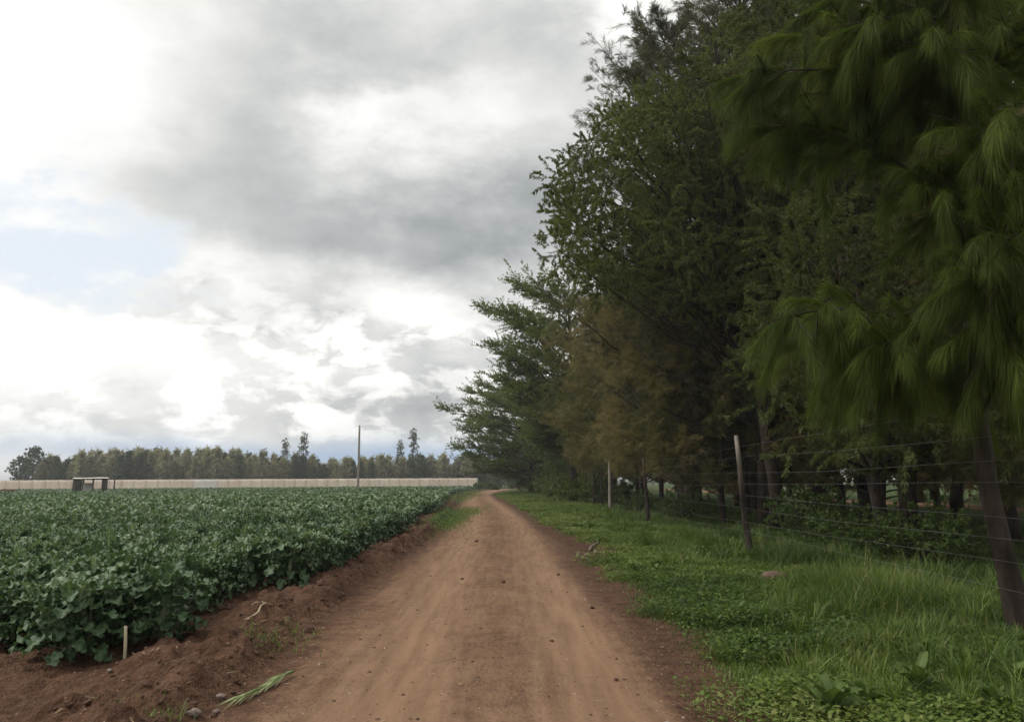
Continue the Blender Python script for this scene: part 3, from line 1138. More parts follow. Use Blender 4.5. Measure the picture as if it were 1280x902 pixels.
# near pine with long drooping needles
def near_pine():
    bx, by = 4.32, 6.9
    root = empty('pine_tree', (bx, by, hz(bx, by)))
    tag(root, 'nearest pine with long drooping green needles and a bare dark trunk by the wires', 'tree')
    o = np.array(root.location)
    mb = MB()
    tp = np.array([(.05, -.05, -.15), (.03, -.03, .1), (-.02, 0, .6), (-.10, 0, 1.2), (-.14, .02, 2.2), (-.02, .05, 3.4), (.06, .1, 5), (.1, .1, 7), (.1, .1, 9.5)])
    mb.tube(tp, [.19, .115, .086, .076, .074, .07, .06, .05, .02], 12, True, .07)
    tips = [(950, 95, 6.6), (958, 160, 6.8), (1010, 50, 7.0), (1075, 105, 7.2), (1090, 20, 6.2), (1030, 135, 7.4), (1120, 60, 6.6),
            (1180, 60, 6.0), (1270, 130, 5.4), (1220, 190, 6.0), (1200, 120, 8.0), (1275, 290, 5.2), (1235, 350, 5.6), (1180, 240, 6.2), (1260, 210, 7.2),
            (985, 395, 6.6), (1030, 420, 7.0), (1075, 440, 6.9), (1110, 430, 6.2), (1255, 420, 5.8), (1170, 450, 7.6), (1010, 20, 7.4),
            (1080, -80, 6.5), (1200, -90, 6), (1330, 0, 5.6), (1350, 250, 5.4), (1345, 420, 5.6), (1120, -20, 7.6), (1240, 20, 7.4)]
    P0, DD, LL, TT = [], [], [], []
    for (px, py, D) in tips:
        en = P(px, py, D) - o
        hs = np.clip(en[2] - .25 + random.uniform(-.5, .2), 1.9, 9)
        st = np.array([np.interp(hs, tp[:, 2], tp[:, c]) for c in range(3)])
        b = bez(st, en, .22, 9, .04)
        mb.tube(b, np.linspace(.026, .006, 9), 5, False)
        tb = random.gauss(.46, .13)
        for k in range(26):
            s = random.uniform(.18, 1.0)
            p = np.array([np.interp(s, np.linspace(0, 1, 9), b[:, c]) for c in range(3)])
            dm = unit((en - st)[None])[0]
            d2 = unit((dm * .75 + rand_unit(1)[0] * .75 + np.array((0, 0, -.30)))[None])[0]
            ln = random.uniform(.30, .66)
            mb.tube([p, p + d2 * ln * .5, p + d2 * ln - np.array((0, 0, .05 * ln))], [.006, .005, .003], 4, False)
            P0.append(p); DD.append(d2); LL.append(ln); TT.append(tb + random.gauss(0, .08))
        P0.append(st + (en - st) * .5); DD.append(dm); LL.append(np.linalg.norm(en - st) * .5); TT.append(tb)
    P0, DD, LL, TT = np.array(P0), np.array(DD), np.array(LL), np.array(TT)
    arr = brush(P0, DD, LL, np.full(len(P0), .30), 470, .22, .0025, .36, .60, TT, .8, .7, .16)
    crown_obj([arr], M_PINE, root, .8)
    mb.build('trunk', M_BARK, root)


near_pine()

# more trees of the belt, behind the first row: they close the view under the crowns
fill = []
for i, (x, y, s, k) in enumerate([
        (8.8, 12.2, .62, 'c'), (10.8, 17, .9, 'b'), (9.5, 24, .95, 'b'), (12.5, 22, 1.0, 'b'), (9.0, 30, 1.0, 'c'), (12, 31, 1.0, 'b'),
        (8.6, 36, 1.0, 'b'), (11.5, 40, 1.0, 'c'), (8.8, 46, 1.0, 'c'), (12, 50, 1.0, 'b'), (9, 56, 1.0, 'c'), (8.4, 63, 1.0, 'b'),
        (7.4, 73, 1.0, 'c'), (9, 82, 1.0, 'b'), (10, 95, 1.1, 'c'), (6.5, 108, 1.0, 'b'), (13.5, 12.5, 1.05, 'b'), (17.5, 20, 1.1, 'b'), (16, 28, 1.1, 'c'), (16, 38, 1.1, 'b'), (11.5, 25, 1.75, 'b'), (15, 33, 1.8, 'b'), (10.5, 34, 1.5, 'b'), (19, 27, 1.9, 'b'), (14, 18, 1.6, 'b'), (10.6, 14.2, .8, 'c'), (12.3, 18.6, .85, 'c'), (14.6, 24, .9, 'c'), (11, 27.5, .85, 'c'), (14, 30, .95, 'c'), (18.5, 34, 1.0, 'c'), (9.4, 20, .7, 'c')]):
    fill.append((x, y, s, k))


def generic_broad():
    mb = MB()
    tp = bez((0, 0, -.1), (.2, .1, 7.5), 0, 10, .04)
    mb.tube(tp, np.linspace(.19, .05, 10), 8, True, .08)
    cs = []
    for i in range(75):
        a, f = i * 2.4, (i + .5) / 75
        z = 2.6 + 8.4 * f
        rr = 3.6 * math.sqrt(max(.05, 1 - (2 * f - .9) ** 2)) * random.uniform(.45, 1.05)
        cs.append((math.cos(a) * rr, math.sin(a) * rr, z))
    cs = np.array(cs)
    for c in cs[::2]:
        k = int(np.argmin(np.abs(tp[:, 2] - c[2] * .65)))
        mb.tube(bez(tp[k], c, -.1, 5, .06), np.linspace(.05, .01, 5), 4, False)
    rs = rng.uniform(.8, 1.3, len(cs))
    p0, d, ln, idx = clump_twigs(cs, rs, 16)
    return mb, brush(p0, d, ln, np.full(len(p0), .12), 34, .17, .04, .75, .2, .4 + rng.normal(0, .1, len(cs))[idx])


mb, arr = generic_broad()
GB = geo_tree('broadleaf_tree', mb, arr, M_BROAD, M_BARK, .3)
for i, (x, y, s, k) in enumerate(fill):
    if k == 'b':
        place('broadleaf_tree', 'dark bushy tree standing in shade behind the first row of roadside trees', 'tree', *GB, x, y, s, None, 'shaded trees behind the roadside row')
    else:
        place('casuarina_tree', 'dim casuarina standing in shade behind the first row of roadside trees', 'tree', *BR[i % 3], x, y, s, None, 'shaded trees behind the roadside row')

# ------------------------------------------------------------------ shrubs
def shrub_geo(r, h, n=16, leafL=.07, leafW=.03, tw=16, lv=26):
    mb = MB()
    cs = []
    for i in range(n):
        a, f = i * 2.4, math.sqrt((i + .5) / n)
        c = np.array((math.cos(a) * r * f, math.sin(a) * r * f, h * (.35 + .55 * random.random()) * (1.1 - .5 * f)))
        cs.append(c)
        mb.tube(bez((0, 0, -.03), c, .05, 5, .06), np.linspace(.014, .004, 5), 4, False)
    cs = np.array(cs)
    rs = rng.uniform(.22, .36, n) * (r + .3)
    p0, d, ln, idx = clump_twigs(cs, rs, tw)
    return mb, brush(p0, d, ln, np.full(len(p0), .1), lv, leafL, leafW, .8, .2, .5 + rng.normal(0, .1, n)[idx])


def shrub(px, py, r, h, label, mat=None, y=None, n=16, **kw):
    g = G(px, py, .1) if y is None else P(px, 600, y)
    mb, arr = shrub_geo(r, h, n, **kw)
    tm, cm = geo_tree('shrub', mb, arr, mat or M_WEED, M_BARK, .35)
    root = empty('shrub', (g[0], g[1], hz(g[0], g[1])))
    tag(root, label, 'shrub')
    link('stem', tm, None, root)
    link('foliage', cm, None, root)
    return root


shrub(1015, 672, .9, 1.3, 'leafy green shrub just right of the leaning dark fence post')
shrub(1068, 690, .8, 1.0, 'low green bush at the foot of the many-stemmed tree')
shrub(1150, 700, .9, .9, 'ragged green bush under the olive-leaved tree, farther right', n=18)
shrub(862, 652, 1.0, 1.1, 'thin bush behind the wires left of the leaning dark post')
shrub(800, 640, .8, .9, 'small bush at the foot of the pale fence post')
shrub(648, 611, 1.6, 2.4, 'dense green bush at the road bend where the verge ends', n=30, leafL=.16, leafW=.08)
shrub(690, 616, 1.4, 1.6, 'green bush beside the far fence posts', n=24, leafL=.14, leafW=.07)
shrub(608, 600, 2.2, 1.0, 'pale green bush at the very end of the road', y=135, n=26, leafL=.25, leafW=.12)
for (px, y, r, h, lb) in ((730, 47, 1.5, 1.8, 'dark bush under the brown casuarinas beyond the pale fence post'), (716, 58, 1.8, 2.2, 'dark bush under the tall acacia behind the fence'),
                          (702, 66, 1.9, 2.4, 'dark bush between the tall acacia and the low spreading acacia'), (690, 76, 2.0, 2.6, 'thick bush beside the trunk of the low spreading acacia'),
                          (672, 86, 2.2, 2.6, 'thick bush behind the low spreading acacia near the bend'), (760, 44, 1.6, 1.6, 'low bush in the shade right of the farthest casuarinas')):
    shrub(px, 0, r, h, lb, M_ACACIA, y, 26, leafL=.16, leafW=.07)
for i, (px, y, r, h, lb) in enumerate([
        (948, 38, 2.0, 2.9, 'tan dry shrub glimpsed between trunks left of the many-stemmed tree'),
        (1048, 40, 1.8, 3.3, 'tan dry shrub glimpsed behind the many-stemmed tree'),
        (1188, 38, 2.4, 3.4, 'tan dry shrub glimpsed left of the nearest pine trunk'),
        (1265, 37, 2.5, 3.2, 'tan dry shrub glimpsed right of the nearest pine trunk')]):
    shrub(px, 0, r, h, lb, M_TAN, y, 22, leafL=.14, leafW=.06)

# bare dark trunks of the belt that show between the wires (crowns hidden above)
# ------------------------------------------------------------------ wire fence
def build_fence():
    root = empty('wire_fence', (FENCE_X, 0, 0))
    tag(root, 'wire fence on rough wooden posts along the grassy verge', 'fence')
    posts = [(-4, 2.15, .07, .01, 0), (13.9, 2.16, .058, -.15, 1), (24.2, 2.10, .06, -.09, 0), (33.5, 2.2, .085, -.02, 2), (37, 1.8, .045, .04, 0), (40.5, 1.9, .06, .03, 0), (44, 1.85, .05, -.03, 0), (48, 2.2, .08, -.03, 0),
             (52, 1.9, .055, .03, 0), (56, 2.0, .07, .02, 0), (59.5, 1.9, .05, -.02, 0), (63, 2.0, .08, 0, 0), (71, 2.0, .07, .02, 0), (79, 2.0, .08, -.02, 2), (88, 2.0, .07, .02, 0), (96, 2.0, .07, 0, 0)]
    px = []
    for y, h, r, lean, pale in posts:
        z0 = hz(FENCE_X, y)
        mb = MB()
        n = 9
        f = np.linspace(0, 1, n)
        pts = np.stack([lean * h * .55 * f + .012 * np.sin(f * 7 + y), .01 * np.sin(f * 5 + y), z0 - .25 + (h + .25) * f - 0 * f], 1)
        pts[:, 1] += y
        if pale == 1:
            k = 6
            mb.tube(pts[:k + 1], np.linspace(r * 1.15, r * .8, k + 1), 9, True, .09)
            p = mb.build('post', M_POST, root)
            m2 = MB()
            m2.tube(pts[k:] + np.array((0, 0, .003)), np.linspace(r * .78, r * .6, n - k), 9, True, .07)
            m2.build('bare_wood', M_POSTP, p)
        else:
            mb.tube(pts, np.linspace(r * 1.1, r * .8, n), 9, True, .09)
            mb.build('post', M_POSTP if pale == 2 else M_POST, root)
    ysupp = np.array([p[0] for p in posts] + [6.6])
    for wz in (1.97, 1.75, 1.52, 1.31, 1.07, .89, .66, .46):
        yy = np.concatenate([np.linspace(-4, 30, 90), np.linspace(30.5, 96, 70)])
        gap = np.array([np.abs(ysupp - y).min() for y in yy])
        sag = .022 * np.minimum(gap, 5) / 5 * (1 + random.random())
        z = wz + .03 * np.sin(yy * .31 + wz * 9) - sag + .03
        x = np.full(len(yy), -.095) + .02 * np.sin(yy * .9 + wz * 7)
        mb = MB()
        mb.tube(np.stack([x, yy, z], 1), .0013, 4, False)
        mb.build('wire', M_WIRE, root)


build_fence()


# ------------------------------------------------------------------ pale net fence, shed, pole, far things
def net_mat():
    m, b = new_mat('windbreak_net')
    tc = b.new('ShaderNodeNewGeometry').outputs['Position']
    n = b.noise(b.scalev(tc, (1, 1, .25)), .8, 5, .6).outputs[0]
    n2 = b.noise(tc, 5, 4, .6).outputs[0]
    col = b.mix(b.smooth(n, .35, .65), (.80, .71, .62, 1), (.88, .80, .72, 1))
    col = b.mix(b.m('MULTIPLY', b.smooth(n2, .5, .7), .3), col, (.42, .33, .27, 1))
    tr = b.new('ShaderNodeBsdfTranslucent')
    b.link(col, tr.inputs[0])
    mx = b.new('ShaderNodeMixShader')
    mx.inputs[0].default_value = .5
    b.link(princ(b, col, .9, .1), mx.inputs[1])
    b.link(tr.outputs[0], mx.inputs[2])
    finish(b, mx.outputs[0])
    return m


M_NET = net_mat()
M_NETP = noise_mat('net_post', (.20, .17, .14), (.32, .28, .24), 9)
M_NETW = noise_mat('pale_net', (.66, .62, .56), (.76, .72, .66), 2)
M_DARKW = noise_mat('dark_timber', (.030, .028, .022), (.07, .062, .05), 5, .9)
M_ROOF = noise_mat('iron_sheet', (.60, .56, .49), (.74, .70, .62), 3, .6, .4)
M_RED = noise_mat('red_boards', (.16, .06, .04), (.26, .11, .075), 6)


def net_fence():
    A, B_ = P(-60, 600, 118), P(597, 600, 143)
    A[2] = B_[2] = 0
    root = empty('net_fence', (A[0], A[1], 0))
    tag(root, 'long pale windbreak net fence along the far edge of the field', 'fence')
    d = B_ - A
    L = np.linalg.norm(d)
    FD_N = d / L
    n = 46
    for i in range(n):
        a, c = d * i / n, d * (i + 1) / n
        ax = d / L
        a2, c2 = a, c - ax * .001
        k = 9
        f = np.linspace(0, 1, k)
        top = 2.06 - .035 * np.sin(f * math.pi) * random.uniform(.2, 1)
        nv = 6
        nrm = np.array((-ax[1], ax[0], 0))
        V = []
        for j in range(nv):
            g = j / (nv - 1)
            q = a2 + (c2 - a2) * f[:, None] + nrm * (.06 * np.sin(f * math.pi * 2) * random.uniform(-1, 1) * math.sin(g * 3.14))[:, None]
            q[:, 2] = .05 + (top - .05) * g
            V.append(q)
        V = np.concatenate(V)
        idx = np.arange(nv * k).reshape(nv, k)
        qd = np.stack([idx[:-1, :-1], idx[:-1, 1:], idx[1:, 1:], idx[1:, :-1]], -1).reshape(-1, 4)
        me = mesh_quads('net_panel', V, qd)
        o = link('net_panel', me, M_NETW if i in (19, 20) else M_NET, root)
        so = o.modifiers.new('thick', 'SOLIDIFY')
        so.thickness = .01
        if i in (19, 20):
            o['label'] = 'cleaner whiter net panel'
    for i in range(n + 1):
        a = d * i / n
        mb = MB()
        a = a + np.array((-FD_N[1], FD_N[0], 0)) * .07
        mb.tube([a + (0, 0, -.2), a + (0, 0, 1.0), a + np.array((0, 0, 2.04 + random.uniform(-.03, .05)))], [.035, .03, .028], 7)
        mb.build('post', M_NETP, root)
    return A, d


FA, FD = net_fence()


def shed():
    c = P(113, 605, 80)
    root = empty('shed', (c[0], c[1], 0), R(26))
    tag(root, 'small open dark shed with a pale iron roof standing in the crop', 'shed')
    W, Dp = 3.0, 1.8
    mb = MB()
    # corrugated roof with a slight slope
    nx, ny = 60, 4
    xs = np.linspace(-W / 2 - .12, W / 2 + .12, nx)
    ysr = np.linspace(-Dp / 2 - .15, Dp / 2 + .15, ny)
    X, Y = np.meshgrid(xs, ysr, indexing='ij')
    Z = 2.02 + .04 * (Y) + .012 * np.sin(X * 40) + .02 * np.sin(X * 1.7)
    V = np.stack([X, Y, Z], -1).reshape(-1, 3)
    idx = np.arange(nx * ny).reshape(nx, ny)
    qd = np.stack([idx[:-1, :-1], idx[1:, :-1], idx[1:, 1:], idx[:-1, 1:]], -1).reshape(-1, 4)
    o = link('roof', mesh_quads('roof', V, qd), M_ROOF, root)
    so = o.modifiers.new('thick', 'SOLIDIFY')
    so.thickness = .03
    for x in (-W / 2, -W / 2 + .85, W / 2 - 1.25, W / 2 - .4, W / 2):
        for y in (-Dp / 2, Dp / 2):
            m2 = MB()
            m2.box((x, y, .95), (.09, .09, 2.1))
            m2.build('post', M_DARKW, root, False)
    m3 = MB()
    m3.box((-W / 2 + .42, -Dp / 2, 1.0), (.72, .03, 1.85))
    m3.build('wall_panel', M_DARKW, root, False)
    m3 = MB()
    m3.box((W / 2 - .2, -Dp / 2, 1.0), (.30, .03, 1.85))
    m3.build('wall_panel', M_DARKW, root, False)
    m3 = MB()
    m3.box((-W / 2 + 1.1, Dp / 2 - .06, .75), (1.3, .03, 1.5))
    m3.build('wall_panel', M_ROOF, root, False)
    m4 = MB()
    m4.box((0, -Dp / 2, 1.87), (W, .06, .10))
    m4.build('beam', M_DARKW, root, False)


shed()


def simple_post(name, px, D, h, r, mat, label, cat_, lean=0.0):
    c = P(px, 605, D)
    mb = MB()
    z = np.linspace(-.3, h, 8)
    mb.tube(np.stack([lean * z, 0 * z, z], 1), np.linspace(r * 1.12, r * .85, 8), 10)
    o = mb.build(name, mat)
    o.location = (c[0], c[1], 0)
    return tag(o, label, cat_)


simple_post('utility_pole', 447.5, 108, 9.3, .15, M_POSTP, 'tall bare wooden pole rising in front of the pale net fence', 'pole', .002)
simple_post('wooden_post', 143, 80, 1.95, .07, M_POST, 'short dark post standing beside the small shed', 'post')
mb = MB()
for k in range(4):
    mb.box((0, 0, .42 + .14 * k), (3.4 - .2 * k, .22, .12))
for x in (-1.2, 1.2):
    mb.box((x, .14, .4), (.08, .05, .95))
o = mb.build('board_rack', M_RED, None, False)
c = P(2, 605, 78)
o.location = (c[0], c[1], 0)
tag(o, 'low rack of reddish boards at the left edge of the crop', 'boards')

# plantation behind the net fence: every tree a thing
FARK = []
for k in range(6):
    mb, arr = casuarina_geo(9.0, 2.7, 54, 9, 11, .55, .085, .05, .55, .05, [1.1, .85, 1.5][k % 3], .5, .12, 1.0, (1.0, 2.4))
    FARK.append(geo_tree('plantation_tree', mb, arr, M_FARB if k < 4 else M_FARG, M_BARK))


def tall_euc():
    mb = MB()
    tp = bez((0, 0, -.1), (.3, .2, 13), 0, 12, .03)
    mb.tube(tp, np.linspace(.2, .04, 12), 7, True)
    cs = []
    for i in range(26):
        f = i / 25
        a = i * 2.4
        rr = (1.5 - 1.0 * f) * random.uniform(.3, 1.1)
        c = np.array((.3 * f + math.cos(a) * rr, .2 * f + math.sin(a) * rr, 3.2 + 10.0 * f))
        cs.append(c)
        mb.tube(bez(tp[min(11, int((c[2] - .8) / 13 * 12))], c, 0, 4, .05), np.linspace(.05, .012, 4), 4, False)
    cs = np.array(cs)
    p0, d, ln, idx = clump_twigs(cs, rng.uniform(.5, .85, len(cs)), 12)
    return mb, brush(p0, d, ln, np.full(len(p0), .15), 8, .45, .13, .7, .25, .35 + rng.normal(0, .1, len(cs))[idx])


mb, arr = tall_euc()
EUC = geo_tree('eucalyptus_tree', mb, arr, M_FARG, M_BARK, .35)


def round_far():
    mb = MB()
    mb.tube(bez((0, 0, -.1), (0, 0, 6), 0, 6, .03), np.linspace(.2, .06, 6), 7)
    cs = []
    for i in range(34):
        a, f = i * 2.4, (i + .5) / 34
        rr = 2.4 * math.sqrt(max(.04, 1 - (2 * f - 1) ** 2)) * random.uniform(.5, 1.05)
        cs.append((math.cos(a) * rr, math.sin(a) * rr, 1.2 + 7.2 * f))
    cs = np.array(cs)
    p0, d, ln, idx = clump_twigs(cs, rng.uniform(.7, 1.1, len(cs)), 14)
    return mb, brush(p0, d, ln, np.full(len(p0), .1), 8, .45, .2, .8, .1, .35 + rng.normal(0, .12, len(cs))[idx])


mb, arr = round_far()
RND = geo_tree('round_tree', mb, arr, M_FARG, M_BARK, .4)


def build_plantation():
    for (px, D, s, lb) in ((24, 165, .83, 'round dark tree at the far left end of the plantation'), (40, 165, 1.05, 'taller round dark tree beside the leftmost one of the plantation')):
        g = P(px, 600, D)
        place('round_tree', lb, 'tree', *RND, g[0], g[1], s)
    for (px, D, top, lb) in ((356, 168, 550, 'slim tall eucalyptus above the plantation, left one of the pair'),
                             (378, 170, 543, 'tallest slim eucalyptus of the pair above the plantation left of the pole'),
                             (499, 172, 552, 'thin eucalyptus tip just right of the bare pole'),
                             (518, 170, 538, 'tallest spiky eucalyptus right of the bare pole'),
                             (330, 176, 562, 'short slim eucalyptus left of the tall pair')):
        g = P(px, 600, D)
        H = P(px, top, D)[2]
        place('eucalyptus_tree', lb, 'tree', *EUC, g[0], g[1], H / 13.4)
    for (px, D, s, lb) in ((583, 165, .86, 'round dark tree at the right end of the plantation'), (600, 172, .62, 'lower dark tree right of the round one at the plantation end'),
                           (622, 160, .7, 'dark tree beyond the road bend'), (565, 180, .6, 'small dark round tree near the plantation right end')):
        g = P(px, 600, D)
        place('round_tree', lb, 'tree', *RND, g[0], g[1], s)
    for k, (x, y, s) in enumerate(((4, 125, .95), (9, 118, 1.0), (14, 128, 1.1), (19, 120, 1.0), (25, 132, 1.2), (32, 125, 1.2), (12, 140, 1.2), (40, 135, 1.3), (22, 105, 1.1), (30, 100, 1.2), (24, 80, 1.2), (22, 62, 1.2), (24, 46, 1.1), (14, 60, .9), (17.5, 58, 1.0), (21, 55, .95), (28, 52, 1.0), (27, 41, .9), (31, 45, 1.0), (35, 50, 1.1), (27, 33, .85), (31, 36, 1.0), (0, 150, .9), (6, 150, 1.0))):
        place('round_tree', 'dark rounded tree far behind the roadside row, past the road bend', 'tree', *RND, x, y, s, None, 'dark trees past the road bend')
    i = 0
    for row, (D, step) in enumerate(((164, 12.5), (168, 12), (172, 11), (178, 11))):
        px = 52 + row * 4
        while px < 665 - row * 4:
            g = P(px + random.uniform(-3, 3), 600, D + random.uniform(-2, 2))
            top = np.interp(px, [50, 100, 250, 300, 350, 400, 450, 520, 580, 660], [575, 570, 568, 569, 573, 577, 577, 574, 577, 581])
            H = P(px, top, D)[2] * random.uniform(.80, 1.20)
            k = (i * 5 + random.randint(0, 2)) % 6
            dark = k >= 4
            place('plantation_tree', 'dark green conical tree in the plantation behind the net fence' if dark else 'grey-brown feathery tree in the plantation behind the net fence',
                  'tree', *FARK[k], g[0], g[1], H / 9.4 * 1.05, None, 'dark plantation trees behind the net fence' if dark else 'grey-brown plantation trees behind the net fence', H / 9.4)
            px += step * random.uniform(.75, 1.25)
            i += 1


build_plantation()

# ------------------------------------------------------------------ small things
M_STAKE = noise_mat('split_stake', (.34, .29, .20), (.50, .44, .32), 30, .9, .1, (1, 1, .1))
M_STICK = noise_mat('dry_stick', (.30, .24, .15), (.46, .39, .26), 30)
M_STONE = noise_mat('stone', (.16, .12, .10), (.30, .24, .20), 14)
M_RSTONE = noise_mat('red_stone', (.085, .05, .038), (.15, .095, .075), 12)
M_CLOD = noise_mat('soil_clod', (.065, .035, .024), (.125, .068, .045), 20)
M_SCRAP = noise_mat('white_scrap', (.70, .70, .68), (.80, .80, .78), 20)
M_STALK = leaf_mat('cut_stalk', [(0, (.20, .25, .10)), (.6, (.36, .42, .21)), (1, (.50, .53, .34))], .6, .2, .2)

# wooden stake in front of the crop
g = G(155, 843, 0)
mb = MB()
mb.tube([(0, 0, -.08), (-.005, 0, .13), (-.012, 0, .27)], [.012, .012, .011], 6)
o = mb.build('wooden_stake', M_STAKE)
o.location = (g[0], g[1], hz(g[0], g[1]))
tag(o, 'short pale wooden stake standing at the corner of the crop', 'stake')

# fallen green stalk
g0, g1 = G(302, 872, .03), G(366, 839, .03)
mb = MB()
root = empty('cut_stalk', (g0[0], g0[1], hz(g0[0], g0[1]) + .02))
tag(root, 'cut green stalk with leaves lying on the soil at the road edge', 'stalk')
dv = g1 - g0
pts = np.array([dv * f + np.array((0, 0, hz(*(g0 + dv * f)[:2]) - root.location.z + .03 + .01 * math.sin(f * 9))) for f in np.linspace(0, 1, 8)])
mb.tube(pts, np.linspace(.006, .012, 8), 6)
mb.build('stem', M_STALK, root)
nl = 150
f = rng.random(nl) ** .8
bp = np.stack([np.interp(f, np.linspace(0, 1, 8), pts[:, c]) for c in range(3)], 1)
dd = unit(-dv[None] / np.linalg.norm(dv) + rng.normal(0, .11, (nl, 3)) * np.array((1, 1, .5)) + np.array((0, 0, .08)))
me = strips('leaf', bp, dd, unit(np.cross(dd, np.array((0, 0, 1.)) + rng.normal(0, .4, (nl, 3)))), rng.uniform(.12, .30, nl), rng.uniform(.005, .012, nl),
            np.array((0, 0, -.12)) * np.ones((nl, 1)), np.clip(rng.normal(.6, .25, nl), 0, 1), .4)
link('leaves', me, M_STALK, root)


def stick(p, q, r, label, mat=None):
    a, b_ = G(*p, .05), G(*q, .05)
    mb = MB()
    n = 7
    f = np.linspace(0, 1, n)[:, None]
    pts = a + (b_ - a) * f
    pts[:, 2] = height(pts[:, 0], pts[:, 1]) + r + .012 + .012 * np.sin(f[:, 0] * 4)
    pts[:, :2] += rng.normal(0, .008, (n, 2))
    c0 = pts[0].copy()
    mb.tube(pts - c0, np.linspace(r * 1.2, r * .6, n), 6, True, .1)
    o = mb.build('stick', mat or M_STICK)
    o.location = c0
    tag(o, label, 'stick')


stick((308, 781), (342, 767), .012, 'pale dry stick lying on the soil near the crop edge')
stick((312, 769), (330, 771), .006, 'thin dry twig beside the pale stick')
stick((398, 826), (407, 823), .007, 'short pale twig on the left edge of the dirt road')
stick((736, 686), (748, 676), .022, 'bleached stick on the dark soil patch of the verge', M_STONE)


def rock_mesh(name, mat, seed, amp=1.5):
    r2 = np.random.default_rng(seed)
    bm_v, bm_f = [], []
    nu, nv = 12, 8
    off = r2.uniform(0, 50, 2)
    for j in range(nv + 1):
        th = math.pi * j / nv
        for i in range(nu):
            ph = 2 * math.pi * i / nu
            d = np.array((math.sin(th) * math.cos(ph), math.sin(th) * math.sin(ph), math.cos(th)))
            rr = 1 + amp * float(fbm(np.array([d[0] * 1.1 + off[0] + d[2]]), np.array([d[1] * 1.1 + off[1] - d[2] * .7]), 1.7, 3)[0])
            bm_v.append(d * rr * np.array((1, .75, .55)))
    for j in range(nv):
        for i in range(nu):
            i2 = (i + 1) % nu
            bm_f.append((j * nu + i, (j + 1) * nu + i, (j + 1) * nu + i2, j * nu + i2))
    m = mesh_quads(name, np.array(bm_v), bm_f, None, False)
    m.materials.append(mat)
    return m


ROCKS = [rock_mesh('stone', M_STONE, k) for k in range(4)]
CLODS = [rock_mesh('soil_clod', M_CLOD, 20 + k) for k in range(4)]


def rock(px, py, size, me, label, name='stone', cat_='stone', group=None, sink=.25):
    g = G(px, py, .03)
    o = link(name, me, None, None, (g[0], g[1], hz(g[0], g[1]) + size * (.6 - sink)))
    o.scale = (size, size, size)
    o.rotation_euler = (random.uniform(-.3, .3), random.uniform(-.3, .3), random.uniform(0, 6.28))
    tag(o, label, cat_, group)
    return o


RED = rock_mesh('stone', M_RSTONE, 41, .7)
rock(970, 733, .19, RED, 'reddish boulder half buried in the verge grass below the dark post', sink=.1)
for (px, py, s, lb) in ((276, 871, .03, 'pale stone by the lower end of the cut stalk'), (270, 886, .026, 'small pale stone in front of the cut stalk'), (242, 895, .04, 'flat pale stone at the bottom edge of the soil'),
                        (136, 853, .022, 'small pale stone on the soil under the stake'), (835, 900, .03, 'pale stone at the bottom edge of the road'),
                        (745, 690, .065, 'grey stone on the dark soil patch beside the road'), (733, 692, .04, 'smaller grey stone on the dark soil patch')):
    rock(px, py, s, ROCKS[(px + py) % 4], lb)
for (px, py, s) in ((629, 728, .035), (690, 796, .02), (740, 758, .03), (578, 722, .028), (595, 676, .05), (698, 716, .03), (770, 840, .02)):
    rock(px, py, s, CLODS[px % 4], 'small dark clod of soil lying on the dirt road', 'soil_clod', 'clod', 'dark clods on the dirt road')


def clods():
    # crumbled soil along the ridge left of the road
    n = 290
    k = 0
    while k < n:
        y = 3.6 * math.exp(random.random() * math.log(24 / 3.6))
        le = float(left_edge(y))
        t = le - abs(random.gauss(.35, .32)) + .08
        x = float(xc(y)) + t
        if x < -.66 * y:
            continue
        s = random.uniform(.006, .024) * (1 + (random.random() < .06)) * (1 + .02 * y)
        o = link('soil_clod', CLODS[k % 4], None, None, (x, y, hz(x, y) + s * .3))
        o.scale = (s, s, s)
        o.rotation_euler = (random.uniform(-.6, .6), random.uniform(-.6, .6), random.uniform(0, 6.28))
        tag(o, 'crumbled brown clod on the ridge of turned soil left of the road', 'clod', 'clods on the soil ridge')
        k += 1


clods()


